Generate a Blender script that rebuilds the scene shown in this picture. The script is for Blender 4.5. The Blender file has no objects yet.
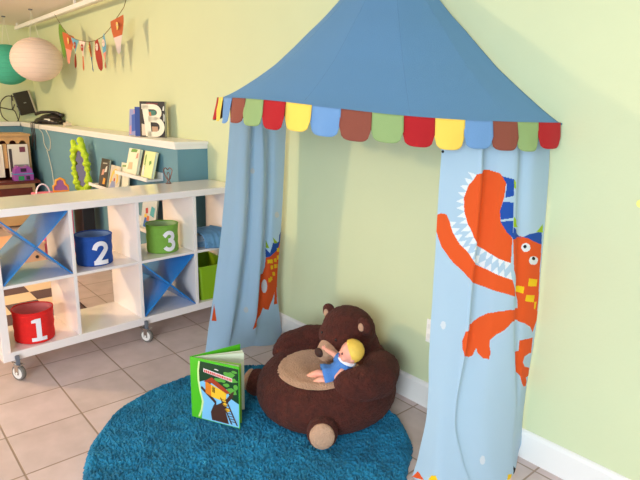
import bpy, bmesh, math, random
from math import sin, cos, pi, radians
from mathutils import Vector, Matrix, noise
random.seed(7)
SC = bpy.context.scene
COL = SC.collection
CURTAIN_RIGHT=[(1.355, [(-1.1331, 1.5306), (-1.0894, 1.5751), (-1.053, 1.6139), (-1.0412, 1.6303), (-1.0687, 1.6858), (-1.0246, 1.7199), (-0.9923, 1.7678), (-1.0145, 1.8274), (-0.985, 1.8704), (-0.9889, 1.988)]), (1.1, [(-1.1337, 1.5341), (-1.0871, 1.5729), (-1.0458, 1.6125), (-1.0309, 1.6321), (-1.0571, 1.6851), (-1.0102, 1.7181), (-0.978, 1.7683), (-1.0007, 1.8283), (-0.9734, 1.878), (-0.9725, 1.988)]), (0.85, [(-1.1319, 1.5381), (-1.0807, 1.5737), (-1.0389, 1.6094), (-1.0256, 1.6237), (-1.0502, 1.6758), (-0.9967, 1.7143), (-0.9607, 1.7813), (-0.9837, 1.8426), (-0.9636, 1.8933), (-0.9635, 1.988)]), (0.6, [(-1.1299, 1.5404), (-1.0739, 1.5727), (-1.0321, 1.6052), (-1.0201, 1.6159), (-1.0449, 1.6649), (-0.981, 1.7133), (-0.9437, 1.7946), (-0.9687, 1.8524), (-0.9543, 1.9007), (-0.9535, 1.988)]), (0.3, [(-1.1219, 1.5447), (-1.0691, 1.5554), (-1.0346, 1.582), (-1.0267, 1.5924), (-1.0331, 1.6171), (-0.9621, 1.6945), (-0.9251, 1.8299), (-0.9491, 1.8863), (-0.9466, 1.92), (-0.9626, 1.988)]), (0.12, [(-1.1371, 1.5344), (-1.0556, 1.5467), (-1.0043, 1.5948), (-0.9898, 1.6129), (-0.9861, 1.6334), (-0.9344, 1.7081), (-0.9162, 1.8277), (-0.9295, 1.8808), (-0.9493, 1.9544), (-0.9592, 1.988)]), (0.004, [(-1.1548, 1.5246), (-1.0471, 1.5364), (-0.9774, 1.6049), (-0.953, 1.6342), (-0.9439, 1.6607), (-0.9092, 1.7436), (-0.9056, 1.8471), (-0.9425, 1.9423), (-0.9626, 1.99), (-0.9365, 1.988)])]
CURTAIN_LEFT=[(1.41, [(-2.4545, 1.5341), (-2.4458, 1.5766), (-2.4394, 1.6335), (-2.5093, 1.693), (-2.4808, 1.7053), (-2.456, 1.7303), (-2.5328, 1.8007), (-2.5019, 1.8532), (-2.5142, 1.9393)]), (1.05, [(-2.5061, 1.5288), (-2.4901, 1.5743), (-2.4737, 1.6332), (-2.5343, 1.693), (-2.5053, 1.713), (-2.4792, 1.7553), (-2.5485, 1.8183), (-2.5164, 1.8579), (-2.5283, 1.9316)]), (0.7, [(-2.549, 1.5124), (-2.5234, 1.5634), (-2.4959, 1.6234), (-2.5537, 1.6818), (-2.5231, 1.7024), (-2.4936, 1.7505), (-2.5609, 1.8122), (-2.5283, 1.8458), (-2.5417, 1.9219)]), (0.35, [(-2.5919, 1.4811), (-2.5497, 1.5205), (-2.5104, 1.5801), (-2.5585, 1.6393), (-2.54, 1.6756), (-2.5048, 1.7283), (-2.5601, 1.7812), (-2.5385, 1.8245), (-2.5532, 1.9022)]), (0.12, [(-2.6221, 1.4561), (-2.5775, 1.4988), (-2.5376, 1.5544), (-2.5601, 1.5887), (-2.5517, 1.6524), (-2.5228, 1.7182), (-2.5387, 1.7506), (-2.5494, 1.8319), (-2.5705, 1.9395)]), (0.004, [(-2.6311, 1.4414), (-2.5873, 1.4754), (-2.5615, 1.54), (-2.5528, 1.5617), (-2.5627, 1.637), (-2.5536, 1.7165), (-2.5163, 1.7637), (-2.4989, 1.8557), (-2.6157, 1.99)])]
PRINT_RIGHT=[
('white',[(0.2467,1.1996),(0.17,1.2098),(0.21,1.1827)]),
('white',[(0.21,1.1827),(0.15,1.1895),(0.1833,1.1625)]),
('white',[(0.1833,1.1659),(0.1267,1.1625),(0.1733,1.1422)]),
('white',[(0.1733,1.1422),(0.1167,1.1388),(0.16,1.122)]),
('white',[(0.16,1.122),(0.11,1.1084),(0.1633,1.0983)]),
('white',[(0.1633,1.0983),(0.1133,1.0848),(0.1667,1.0747)]),
('white',[(0.1667,1.0747),(0.1233,1.0544),(0.18,1.051)]),
('white',[(0.18,1.051),(0.1367,1.0308),(0.1933,1.0308)]),
('white',[(0.1933,1.0308),(0.1533,1.0037),(0.22,1.0071)]),
('white',[(0.22,1.0071),(0.1733,0.9835),(0.26,0.9869)]),
('white',[(0.2567,0.9869),(0.21,0.9598),(0.36,0.9666)]),
('white',[(0.36,0.9666),(0.2733,0.9396),(0.4767,0.9396)]),
('white',[(0.4767,0.9396),(0.46,0.9058),(0.5067,0.9261)]),
('white',[(0.5067,0.9261),(0.5033,0.8923),(0.54,0.9159)]),
('white',[(0.54,0.9159),(0.5367,0.8821),(0.5733,0.9024)]),
('white',[(0.5733,0.9024),(0.5767,0.8686),(0.6067,0.8957)]),
('white',[(0.6067,0.8957),(0.61,0.8585),(0.6467,0.8855)]),
('white',[(0.07,1.0375),(0.1233,1.0375),(0.0867,1.0139)]),
('white',[(0.0867,1.0139),(0.1433,1.0139),(0.1067,0.9902)]),
('white',[(0.11,0.9902),(0.1633,0.9936),(0.1333,0.9666)]),
('white',[(0.1333,0.9666),(0.19,0.9733),(0.1633,0.9463)]),
('white',[(0.1633,0.9463),(0.2267,0.9565),(0.2,0.9261)]),
('white',[(0.2,0.9261),(0.32,0.9362),(0.26,0.9058)]),
('white',[(0.26,0.9058),(0.4667,0.9058),(0.46,0.8754)]),
('white',[(0.46,0.8754),(0.5033,0.8923),(0.4967,0.8585)]),
('white',[(0.5,0.8585),(0.5333,0.8821),(0.5333,0.8484)]),
('white',[(0.5333,0.8484),(0.57,0.872),(0.5733,0.8382)]),
('white',[(0.5733,0.8382),(0.6033,0.8619),(0.61,0.8281)]),
('white',[(0.61,0.8281),(0.6433,0.8518),(0.6533,0.818)]),
('orange',[(0.48,1.2131),(0.2433,1.203),(0.18,1.1659),(0.1567,1.122),(0.1633,1.0747),(0.19,1.0308),(0.2633,0.9835),(0.49,0.9294),(0.5667,0.9024),(0.6433,0.8821),(0.65,0.9733),(0.6067,1.0004),(0.57,1.0375),(0.5633,1.0713),(0.5867,1.122),(0.5933,1.1726),(0.5533,1.203)]),
('blue',[(0.5667,1.1929),(0.6467,1.1827),(0.6533,1.1253),(0.5933,1.1186),(0.5967,1.1659)]),
('blue',[(0.58,1.1051),(0.6533,1.1017),(0.6533,1.0476),(0.57,1.0409),(0.5633,1.0713)]),
('blue',[(0.57,1.0341),(0.6533,1.0375),(0.6533,0.9733),(0.61,0.997)]),
('green',[(0.6467,1.1827),(0.6667,1.1726),(0.67,1.149),(0.65,1.1523)]),
('orange',[(0,1.0578),(0.02,1.0645),(0.0533,1.0612),(0.0733,1.0409),(0.1,1.0004),(0.15,0.9565),(0.2467,0.9125),(0.51,0.8585),(0.58,0.8382),(0.6567,0.818),(0.7033,0.747),(0.61,0.7707),(0.5133,0.791),(0.22,0.8416),(0.11,0.8923),(0.0367,0.9429),(0,0.997)]),
('orange',[(0.6567,0.9767),(0.8067,0.9666),(0.8867,0.9598),(0.9867,0.9261),(1,0.6119),(0.9667,0.568),(0.9367,0.5984),(0.8833,0.6221),(0.81,0.6356),(0.8,0.72),(0.6667,0.8551)]),
('blue',[(0.6567,1.0139),(0.8233,0.9598),(0.88,0.9733),(0.98,0.9733),(0.9867,0.9193),(0.8667,0.9598),(0.6533,0.97)]),
('green',[(0.6567,1.051),(0.79,1.0004),(0.6567,1.0139)]),
('green',[(0.9333,0.9767),(0.9833,1.0004),(0.99,0.9666)]),
('white',[(0.8933,0.9193),(0.89,0.9125),(0.88,0.9092),(0.8667,0.9058),(0.85,0.9058),(0.8367,0.9092),(0.8267,0.9159),(0.82,0.9227),(0.8233,0.9294),(0.8333,0.9362),(0.85,0.9396),(0.8633,0.9396),(0.8767,0.9362),(0.89,0.9294)]),
('black',[(0.8633,0.9261),(0.8633,0.9227),(0.86,0.9227),(0.8533,0.9193),(0.85,0.9193),(0.8433,0.9227),(0.84,0.9227),(0.8367,0.9261),(0.84,0.9294),(0.8433,0.9328),(0.8467,0.9328),(0.8533,0.9328),(0.86,0.9328),(0.8633,0.9294)]),
('white',[(0.9667,0.8619),(0.9633,0.8551),(0.9533,0.8484),(0.9367,0.8484),(0.92,0.8518),(0.9033,0.8551),(0.89,0.8653),(0.8867,0.872),(0.89,0.8788),(0.9,0.8855),(0.9167,0.8855),(0.9333,0.8821),(0.9467,0.8788),(0.9633,0.8686)]),
('black',[(0.94,0.872),(0.94,0.8686),(0.9333,0.8686),(0.93,0.8686),(0.9233,0.8686),(0.9167,0.872),(0.91,0.8754),(0.91,0.8754),(0.9133,0.8788),(0.9133,0.8821),(0.92,0.8821),(0.9267,0.8821),(0.9333,0.8788),(0.94,0.8754)]),
('yellow',[(0.8967,0.8011),(0.9733,0.7842),(0.97,0.7572),(0.8933,0.7707)]),
('yellow',[(0.7867,0.7774),(0.86,0.7707),(0.8567,0.7437),(0.71,0.7639)]),
('yellow',[(0.8833,0.7369),(0.9567,0.7234),(0.9533,0.6964),(0.8733,0.7133)]),
('yellow',[(0.96,0.6964),(0.98,0.693),(0.9733,0.6626),(0.96,0.6694)]),
('orange',[(0.64,0.7065),(0.5833,0.7031),(0.53,0.6964),(0.49,0.6761),(0.45,0.6491),(0.24,0.639),(0.2133,0.6018),(0.2267,0.5714),(0.28,0.5512),(0.46,0.5208),(0.48,0.5275),(0.4867,0.5478),(0.4933,0.5579),(0.5,0.541),(0.5233,0.5241),(0.55,0.5208),(0.5533,0.5478),(0.5467,0.5714),(0.5467,0.5951),(0.5767,0.6153),(0.61,0.6288),(0.6433,0.6491),(0.66,0.6592),(0.81,0.639),(0.8033,0.6896),(0.9267,0.6727)]),
('orange',[(0.84,0.5545),(0.8933,0.5545),(0.9767,0.5444),(0.9867,0.4735),(0.9633,0.4802),(0.9067,0.4802),(0.89,0.4566),(0.92,0.4329),(0.9967,0.4059),(1,0.3688),(0.96,0.3721),(0.9833,0.3519),(0.98,0.3282),(0.93,0.3417),(0.89,0.3654),(0.85,0.4025),(0.7,0.4498),(0.69,0.487),(0.6967,0.5106),(0.83,0.5106)]),
('dot',[(0.09,0.6559),(0.0867,0.6457),(0.08,0.639),(0.07,0.639),(0.0633,0.6457),(0.0567,0.6525),(0.06,0.6626),(0.0667,0.6694),(0.0767,0.6694),(0.0867,0.666)]),
('dot',[(0.5333,0.1222),(0.53,0.1121),(0.5233,0.1053),(0.5133,0.1053),(0.51,0.1121),(0.51,0.1256),(0.5167,0.1357),(0.5233,0.1425),(0.53,0.1425),(0.5333,0.1357)]),
('black',[(0.0167,1.2773),(0.0133,1.2706),(0.0067,1.2706),(0,1.2739),(0.0033,1.2807),(0.01,1.2807)]),
('orange',[(0,0.004),(0.0167,0.0412),(0.0533,0.0209)]),
('yellow',[(0.07,0.031),(0.0833,0.0547),(0.1067,0.0614),(0.1167,0.0412)]),
('yellow',[(0.6133,0.004),(0.6267,0.0276),(0.6567,0.0141),(0.6467,0.004)]),
('black',[(0.68,0.0412),(0.7167,0.004),(0.6733,0.004)])]
PRINT_LEFT=[
('orange',[(0.8167,0.5453),(0.88,0.5488),(0.9733,0.584),(1,0.6191),(1,0.5312),(1,0.4504),(1,0.3696),(0.99,0.229),(0.9533,0.2325),(0.9667,0.3098),(0.93,0.2606),(0.8933,0.2079),(0.85,0.2184),(0.8233,0.2325),(0.79,0.1903),(0.67,0.1411),(0.5933,0.1235),(0.6133,0.1692),(0.6433,0.229),(0.6533,0.2887),(0.6533,0.352),(0.6467,0.4293),(0.78,0.4434),(0.8067,0.482)]),
('blue',[(0.7967,0.598),(0.87,0.5699),(0.9,0.6297),(0.98,0.6262),(0.98,0.6648),(1,0.6859),(1,0.6226),(0.98,0.584),(0.88,0.5488),(0.8133,0.5418)]),
('green',[(0.79,0.6472),(0.8567,0.6015),(0.8033,0.598)]),
('green',[(0.89,0.6648),(0.97,0.6226),(0.92,0.6226)]),
('yellow',[(0.8767,0.5312),(0.9133,0.5277),(0.9233,0.5031),(0.8833,0.5066)]),
('yellow',[(0.93,0.5312),(0.9667,0.5277),(0.9767,0.5031),(0.9367,0.5102)]),
('yellow',[(0.97,0.5418),(1,0.5418),(1,0.5172),(0.98,0.5172)]),
('yellow',[(0.8933,0.4926),(0.93,0.4891),(0.9367,0.4645),(0.9,0.468)]),
('yellow',[(0.9433,0.4926),(0.98,0.4891),(0.9867,0.4645),(0.9533,0.468)]),
('yellow',[(0.99,0.4856),(1,0.4856),(1,0.4645),(1,0.4609)]),
('yellow',[(0.9267,0.4469),(0.9633,0.4434),(0.97,0.4188),(0.9367,0.4223)]),
('yellow',[(0.8933,0.4223),(0.93,0.4188),(0.9367,0.3942),(0.9,0.3977)]),
('yellow',[(0.84,0.5312),(0.8767,0.5312),(0.8833,0.5102),(0.8467,0.5066)]),
('yellow',[(0.87,0.4153),(0.9067,0.4117),(0.9133,0.3871),(0.8767,0.3906)]),
('yellow',[(0.96,0.591),(0.9967,0.5875),(1,0.5629),(0.9667,0.5664)]),
('dot',[(0.86,0.366),(0.8567,0.345),(0.8433,0.3274),(0.8267,0.3239),(0.8067,0.3274),(0.7867,0.345),(0.7767,0.366),(0.78,0.3871),(0.7933,0.4012),(0.8133,0.4082),(0.8333,0.4047),(0.85,0.3871)]),
('orange',[(0.0233,0.3133),(0.0867,0.2114),(0.0233,0.2114)]),
('dot',[(0.4967,1.062),(0.49,1.055),(0.47,1.048),(0.4433,1.048),(0.4167,1.0515),(0.4033,1.062),(0.4133,1.0726),(0.44,1.0796),(0.4667,1.0796),(0.4867,1.0726)]),
('dot',[(0.5333,0.25),(0.53,0.236),(0.52,0.2325),(0.5033,0.2325),(0.4867,0.2395),(0.4767,0.25),(0.48,0.2606),(0.4933,0.2676),(0.5133,0.2676),(0.5267,0.2606)]),
('dot',[(0.9633,0.7914),(0.96,0.7808),(0.9433,0.7773),(0.9267,0.7773),(0.91,0.7843),(0.9,0.7984),(0.9033,0.8089),(0.92,0.8125),(0.94,0.8125),(0.9567,0.8019)])]

# ---------------------------------------------------------------- helpers
def srgb(c):
    return tuple(((v/255)/12.92 if v/255 <= .04045 else ((v/255+.055)/1.055)**2.4) for v in c)
def mat(name, c, rough=.6, metal=0, sheen=0, bump=0, bscale=60, bdist=.004, var=0, vscale=4, coat=0, spec=.5, trans=0, sss=0):
    m = bpy.data.materials.new(name); m.use_nodes = True
    n = m.node_tree.nodes; l = m.node_tree.links; p = n['Principled BSDF']
    col = (*srgb(c), 1)
    p.inputs['Base Color'].default_value = col
    p.inputs['Roughness'].default_value = rough; p.inputs['Metallic'].default_value = metal
    p.inputs['Specular IOR Level'].default_value = spec
    if sheen:
        p.inputs['Sheen Weight'].default_value = sheen; p.inputs['Sheen Roughness'].default_value = .5
        p.inputs['Sheen Tint'].default_value = (*[min(1, v*1.8+.08) for v in col[:3]], 1)
    if coat: p.inputs['Coat Weight'].default_value = coat; p.inputs['Coat Roughness'].default_value = .08
    tc = n.new('ShaderNodeTexCoord')
    if var:
        t = n.new('ShaderNodeTexNoise'); t.inputs['Scale'].default_value = vscale; t.inputs['Detail'].default_value = 5
        l.new(tc.outputs['Object'], t.inputs['Vector'])
        r = n.new('ShaderNodeValToRGB')
        r.color_ramp.elements[0].position = .3; r.color_ramp.elements[1].position = .7
        r.color_ramp.elements[0].color = (*[v*(1-var) for v in col[:3]], 1)
        r.color_ramp.elements[1].color = (*[min(1, v*(1+var)) for v in col[:3]], 1)
        l.new(t.outputs['Fac'], r.inputs['Fac']); l.new(r.outputs['Color'], p.inputs['Base Color'])
    if bump:
        t = n.new('ShaderNodeTexNoise'); t.inputs['Scale'].default_value = bscale; t.inputs['Detail'].default_value = 3
        l.new(tc.outputs['Object'], t.inputs['Vector'])
        b = n.new('ShaderNodeBump'); b.inputs['Strength'].default_value = bump; b.inputs['Distance'].default_value = bdist
        l.new(t.outputs['Fac'], b.inputs['Height']); l.new(b.outputs['Normal'], p.inputs['Normal'])
    if trans:   # thin cloth that lets some light through
        tr = n.new('ShaderNodeBsdfTranslucent'); tr.inputs['Color'].default_value = col
        mx = n.new('ShaderNodeMixShader'); mx.inputs['Fac'].default_value = trans
        o = n['Material Output']
        l.new(p.outputs[0], mx.inputs[1]); l.new(tr.outputs[0], mx.inputs[2]); l.new(mx.outputs[0], o.inputs['Surface'])
    return m
M = {}
def K(name, *a, **k):
    if name not in M: M[name] = mat(name, *a, **k)
    return M[name]
def tag(o, label=None, cat=None, group=None, kind=None):
    if label: o['label'] = label
    if cat: o['category'] = cat
    if group: o['group'] = group
    if kind: o['kind'] = kind
    return o
def empty(name, loc, label, cat, group=None, rz=0):
    o = bpy.data.objects.new(name, None); COL.objects.link(o); o.location = loc; o.rotation_euler = (0, 0, rz)
    o.empty_display_size = .05
    return tag(o, label, cat, group)
class B:
    """collects shapes in one bmesh"""
    def __init__(s): s.b = bmesh.new(); s.mi = 0
    def _set(s, fs, mi):
        for f in fs: f.material_index = mi
    def face(s, pts, mi=0):
        vs = [s.b.verts.new(p) for p in pts]
        f = s.b.faces.new(vs); f.material_index = mi; return f
    def box(s, lo, hi, mi=0, bev=0, mtx=None):
        lo = Vector(lo); hi = Vector(hi); c = (lo+hi)/2; d = hi-lo
        t = bmesh.new(); bmesh.ops.create_cube(t, size=1)
        for v in t.verts: v.co = Vector((v.co.x*d.x, v.co.y*d.y, v.co.z*d.z))+c
        if bev: bmesh.ops.bevel(t, geom=list(t.edges), offset=bev, segments=2, affect='EDGES', profile=.6)
        return s.merge(t, mi, mtx)
    def merge(s, t, mi=0, mtx=None, keep=False):
        vm = {}
        for v in t.verts: vm[v] = s.b.verts.new(mtx @ v.co if mtx else v.co)
        out = []
        for f in t.faces:
            try: g = s.b.faces.new([vm[v] for v in f.verts])
            except ValueError: continue
            g.material_index = f.material_index if keep else mi; g.smooth = f.smooth; out.append(g)
        t.free(); return out
    def cyl(s, p0, p1, r0, r1=None, seg=20, mi=0, cap=True):
        r1 = r0 if r1 is None else r1
        p0 = Vector(p0); p1 = Vector(p1); q = (p1-p0).to_track_quat('Z', 'Y')
        A = [s.b.verts.new(p0+q @ Vector((r0*cos(2*pi*i/seg), r0*sin(2*pi*i/seg), 0))) for i in range(seg)]
        Bv = [s.b.verts.new(p1+q @ Vector((r1*cos(2*pi*i/seg), r1*sin(2*pi*i/seg), 0))) for i in range(seg)]
        for i in range(seg):
            f = s.b.faces.new([A[i], A[(i+1) % seg], Bv[(i+1) % seg], Bv[i]]); f.smooth = True; f.material_index = mi
        if cap:
            s.b.faces.new(A[::-1]).material_index = mi; s.b.faces.new(Bv).material_index = mi
    def tube(s, pts, r, seg=8, mi=0, closed=False):
        pts = [Vector(p) for p in pts]; n = len(pts); rings = []
        prev = None
        for i, p in enumerate(pts):
            a = pts[(i-1) % n] if (closed or i > 0) else p; c = pts[(i+1) % n] if (closed or i < n-1) else p
            d = (c-a).normalized()
            x = d.orthogonal().normalized() if prev is None else (prev-d*prev.dot(d)).normalized()
            prev = x; y = d.cross(x); rr = r[i] if isinstance(r, (list, tuple)) else r
            rings.append([s.b.verts.new(p+x*rr*cos(2*pi*k/seg)+y*rr*sin(2*pi*k/seg)) for k in range(seg)])
        for i in range(n if closed else n-1):
            for k in range(seg):
                f = s.b.faces.new([rings[i][k], rings[i][(k+1) % seg], rings[(i+1) % n][(k+1) % seg], rings[(i+1) % n][k]])
                f.smooth = True; f.material_index = mi
        if not closed:
            s.b.faces.new(rings[0][::-1]).material_index = mi; s.b.faces.new(rings[-1]).material_index = mi
    def ell(s, c, r, mi=0, rot=None, u=24, v=14):
        t = bmesh.new(); bmesh.ops.create_uvsphere(t, u_segments=u, v_segments=v, radius=1)
        m = Matrix.Translation(Vector(c))
        if rot is not None: m = m @ rot.to_4x4()
        m = m @ Matrix.Diagonal((*(r if isinstance(r, (tuple, list)) else (r, r, r)), 1))
        for f in t.faces: f.smooth = True
        return s.merge(t, mi, m)
    def lathe(s, prof, c=(0, 0, 0), seg=32, mi=0, closed=False):
        c = Vector(c); rings = []
        for r, z in prof:
            rings.append([s.b.verts.new(c+Vector((r*cos(2*pi*k/seg), r*sin(2*pi*k/seg), z))) for k in range(seg)])
        m = len(rings)
        for i in range(m if closed else m-1):
            j = (i+1) % m
            for k in range(seg):
                f = s.b.faces.new([rings[i][k], rings[i][(k+1) % seg], rings[j][(k+1) % seg], rings[j][k]]); f.smooth = True; f.material_index = mi
        if not closed:
            if prof[0][0] > 1e-6: s.b.faces.new(rings[0][::-1]).material_index = mi
            if prof[-1][0] > 1e-6: s.b.faces.new(rings[-1]).material_index = mi
    def prism(s, poly, thick, mtx, mi=0):
        """poly in local xy, extruded along +z by thick"""
        A = [s.b.verts.new(mtx @ Vector((x, y, 0))) for x, y in poly]; C = [s.b.verts.new(mtx @ Vector((x, y, thick))) for x, y in poly]
        n = len(poly)
        for i in range(n): s.b.faces.new([A[i], A[(i+1) % n], C[(i+1) % n], C[i]]).material_index = mi
        s.b.faces.new(A[::-1]).material_index = mi; s.b.faces.new(C).material_index = mi
    def build(s, name, mats, parent=None, smooth=False, weld=False, recalc=True):
        if weld: bmesh.ops.remove_doubles(s.b, verts=s.b.verts, dist=1e-5)
        if recalc: bmesh.ops.recalc_face_normals(s.b, faces=s.b.faces)
        me = bpy.data.meshes.new(name); s.b.to_mesh(me); s.b.free()
        for m in (mats if isinstance(mats, (list, tuple)) else [mats]): me.materials.append(m)
        if smooth:
            for p in me.polygons: p.use_smooth = True
        o = bpy.data.objects.new(name, me); COL.objects.link(o)
        if parent: o.parent = parent
        return o
def frame(o, x, y):
    """matrix with origin o, axes x, y and z = x cross y"""
    x = Vector(x).normalized(); y = Vector(y).normalized(); z = x.cross(y)
    m = Matrix((x, y, z)).transposed().to_4x4(); m.translation = Vector(o); return m
def subsurf(o, lv=1):
    m = o.modifiers.new('smooth', 'SUBSURF'); m.levels = lv; m.render_levels = lv
def solid(o, t=.002, off=0):
    m = o.modifiers.new('thickness', 'SOLIDIFY'); m.thickness = t; m.offset = off
def copy_tree(o, parent=None):
    c = o.copy(); COL.objects.link(c)
    c.parent = parent
    for ch in list(o.children): copy_tree(ch, c)
    return c
def stroke(pts, w):
    """thick polyline as quads, in 2D"""
    P = [Vector((x, y)) for x, y in pts]; L = []; R = []
    for i, p in enumerate(P):
        d = (P[min(i+1, len(P)-1)]-P[max(i-1, 0)]).normalized(); n = Vector((-d.y, d.x))*w/2
        L.append(p+n); R.append(p-n)
    return [[L[i], R[i], R[i+1], L[i+1]] for i in range(len(P)-1)]
def letters(txt, size, mtx, m, name='lettering', parent=None, ext=.0006):
    cu = bpy.data.curves.new(name, 'FONT'); cu.body = txt; cu.size = size; cu.align_x = 'CENTER'; cu.align_y = 'CENTER'; cu.extrude = ext
    t = bpy.data.objects.new('tmp', cu); COL.objects.link(t)
    dg = bpy.context.evaluated_depsgraph_get(); me = bpy.data.meshes.new_from_object(t.evaluated_get(dg))
    bpy.data.objects.remove(t); me.transform(mtx); me.materials.clear(); me.materials.append(m)
    o = bpy.data.objects.new(name, me); COL.objects.link(o)
    if parent: o.parent = parent
    return o

# ---------------------------------------------------------------- camera
CAM_H = 1.41; F = 546.24
p_, r_, y_ = radians(13.607), radians(1.279), radians(-48.697)
fwd = Vector((sin(y_)*cos(p_), cos(y_)*cos(p_), -sin(p_))); right = Vector((cos(y_), -sin(y_), 0)); up = right.cross(fwd)
r2 = right*cos(r_)+up*sin(r_); u2 = -right*sin(r_)+up*cos(r_)
cam = bpy.data.cameras.new('camera'); co = bpy.data.objects.new('camera', cam); COL.objects.link(co)
mw = Matrix((r2, u2, -fwd)).transposed().to_4x4(); mw.translation = (0, 0, CAM_H); co.matrix_world = mw
cam.sensor_width = 36; cam.lens = F/640*36; cam.clip_start = .02
SC.camera = co

# ---------------------------------------------------------------- room
YW = 1.9975; XL = -7.9; ZC = 2.31; XR = 1.2; YF = -3.2
WALL = mat('wall_paint', (205, 213, 173), .75, bump=.12, bscale=90, var=.02, vscale=1.5)
TEAL = mat('teal_paint', (98, 142, 160), .6, bump=.1, bscale=90, var=.03, vscale=2)
WHITE = mat('white_trim_paint', (236, 233, 230), .4, var=.01)
CEIL = mat('ceiling_paint', (235, 225, 215), .8, bump=.3, bscale=40)
def struct(name, lo, hi, m, bev=0, label=None):
    b = B(); b.box(lo, hi, 0, bev); o = b.build(name, m); o['kind'] = 'structure'
    if label: o['label'] = label
    return o
def floor_mat():
    m = bpy.data.materials.new('floor_tile'); m.use_nodes = True; n = m.node_tree.nodes; l = m.node_tree.links; p = n['Principled BSDF']
    g = n.new('ShaderNodeNewGeometry'); sp = n.new('ShaderNodeSeparateXYZ'); l.new(g.outputs['Position'], sp.inputs[0])
    def mth(op, a, b=None):
        q = n.new('ShaderNodeMath'); q.operation = op
        for i, v in enumerate((a, b)):
            if v is None: continue
            if isinstance(v, (int, float)): q.inputs[i].default_value = v
            else: l.new(v, q.inputs[i])
        return q.outputs[0]
    T = .3145
    tx = mth('DIVIDE', mth('ADD', sp.outputs['X'], 2.124+T*60), T); ty = mth('DIVIDE', mth('ADD', sp.outputs['Y'], -.371+T*60), T)
    dx = mth('PINGPONG', tx, .5); dy = mth('PINGPONG', ty, .5)
    d = mth('MINIMUM', dx, dy)
    gr = n.new('ShaderNodeMapRange'); gr.interpolation_type = 'SMOOTHSTEP'; l.new(d, gr.inputs[0]); gr.inputs[1].default_value = .008; gr.inputs[2].default_value = .016
    cx = n.new('ShaderNodeCombineXYZ'); l.new(mth('FLOOR', tx), cx.inputs[0]); l.new(mth('FLOOR', ty), cx.inputs[1])
    wn = n.new('ShaderNodeTexWhiteNoise'); wn.noise_dimensions = '2D'; l.new(cx.outputs[0], wn.inputs['Vector'])
    ns = n.new('ShaderNodeTexNoise'); ns.inputs['Scale'].default_value = 9; ns.inputs['Detail'].default_value = 6; l.new(g.outputs['Position'], ns.inputs['Vector'])
    cr = n.new('ShaderNodeValToRGB'); cr.color_ramp.elements[0].position = .3; cr.color_ramp.elements[1].position = .75
    cr.color_ramp.elements[0].color = (*srgb((197, 177, 172)), 1); cr.color_ramp.elements[1].color = (*srgb((219, 198, 196)), 1)
    ad = mth('ADD', mth('MULTIPLY', ns.outputs['Fac'], .8), mth('MULTIPLY', wn.outputs['Value'], .2)); l.new(ad, cr.inputs[0])
    mx = n.new('ShaderNodeMix'); mx.data_type = 'RGBA'; l.new(gr.outputs[0], mx.inputs['Factor'])
    mx.inputs['A'].default_value = (*srgb((158, 134, 116)), 1); l.new(cr.outputs[0], mx.inputs['B']); l.new(mx.outputs['Result'], p.inputs['Base Color'])
    p.inputs['Roughness'].default_value = .42
    bp = n.new('ShaderNodeBump'); bp.inputs['Distance'].default_value = .003; bp.inputs['Strength'].default_value = .6; l.new(gr.outputs[0], bp.inputs['Height']); l.new(bp.outputs[0], p.inputs['Normal'])
    return m
struct('floor', (XL-.1, YF, -.08), (XR, YW+.1, 0), floor_mat())
struct('wall_back', (XL, YW, 0), (XR, YW+.1, ZC), WALL)
struct('wall_left', (XL-.1, YF, 0), (XL, YW, ZC), WALL)
struct('ceiling', (XL-.1, YF, ZC), (XR, YW+.1, ZC+.06), CEIL)
# baseboard on the back wall, with an eased top
b = B(); b.prism([(0, 0), (.014, 0), (.014, .108), (.009, .122), (.003, .127), (0, .127)], XR+3.49, frame((-3.49, YW, 0), (0, -1, 0), (0, 0, 1)).__matmul__(Matrix.Identity(4)))
o = b.build('baseboard_back', WHITE); o['kind'] = 'structure'
# prism local z = x cross y = (-1,0,0): shift so it runs toward the right
for v in o.data.vertices: v.co.x = -3.49+(-3.49-v.co.x)
# teal half wall with white ledge
PX0, PX1, PY = XL, -3.52, 1.762
struct('wall_half', (PX0, PY, 0), (PX1, YW, 1.11), TEAL)
struct('wall_half_left', (XL, YF, 0), (XL+.24, PY, 1.11), TEAL)
def ledge(name, lo, hi):
    b = B(); b.box((lo[0], lo[1], 1.138), (hi[0], hi[1], 1.160), 0, .004); b.box((lo[0], lo[1]+.012, 1.108), (hi[0]-.012, hi[1], 1.138), 0, .003)
    o = b.build(name, WHITE); o['kind'] = 'structure'
ledge('trim_1', (XL+.002, PY-.03, 0), (PX1+.016, YW, 0))
b = B(); b.box((XL, YF, 1.11), (XL+.27, PY-.032, 1.16), 0, .004); o = b.build('trim_2', WHITE); o['kind'] = 'structure'
# white board hanging at the ceiling in front of the wall
struct('trim_3', (-7.66, 1.785, 2.236), (-2.4, 1.815, 2.276), WHITE, .003)
for hx in (-7.60, -5.5, -3.4): struct('trim_4', (hx-.012, 1.792, 2.276), (hx+.012, 1.808, ZC), WHITE)

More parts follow.
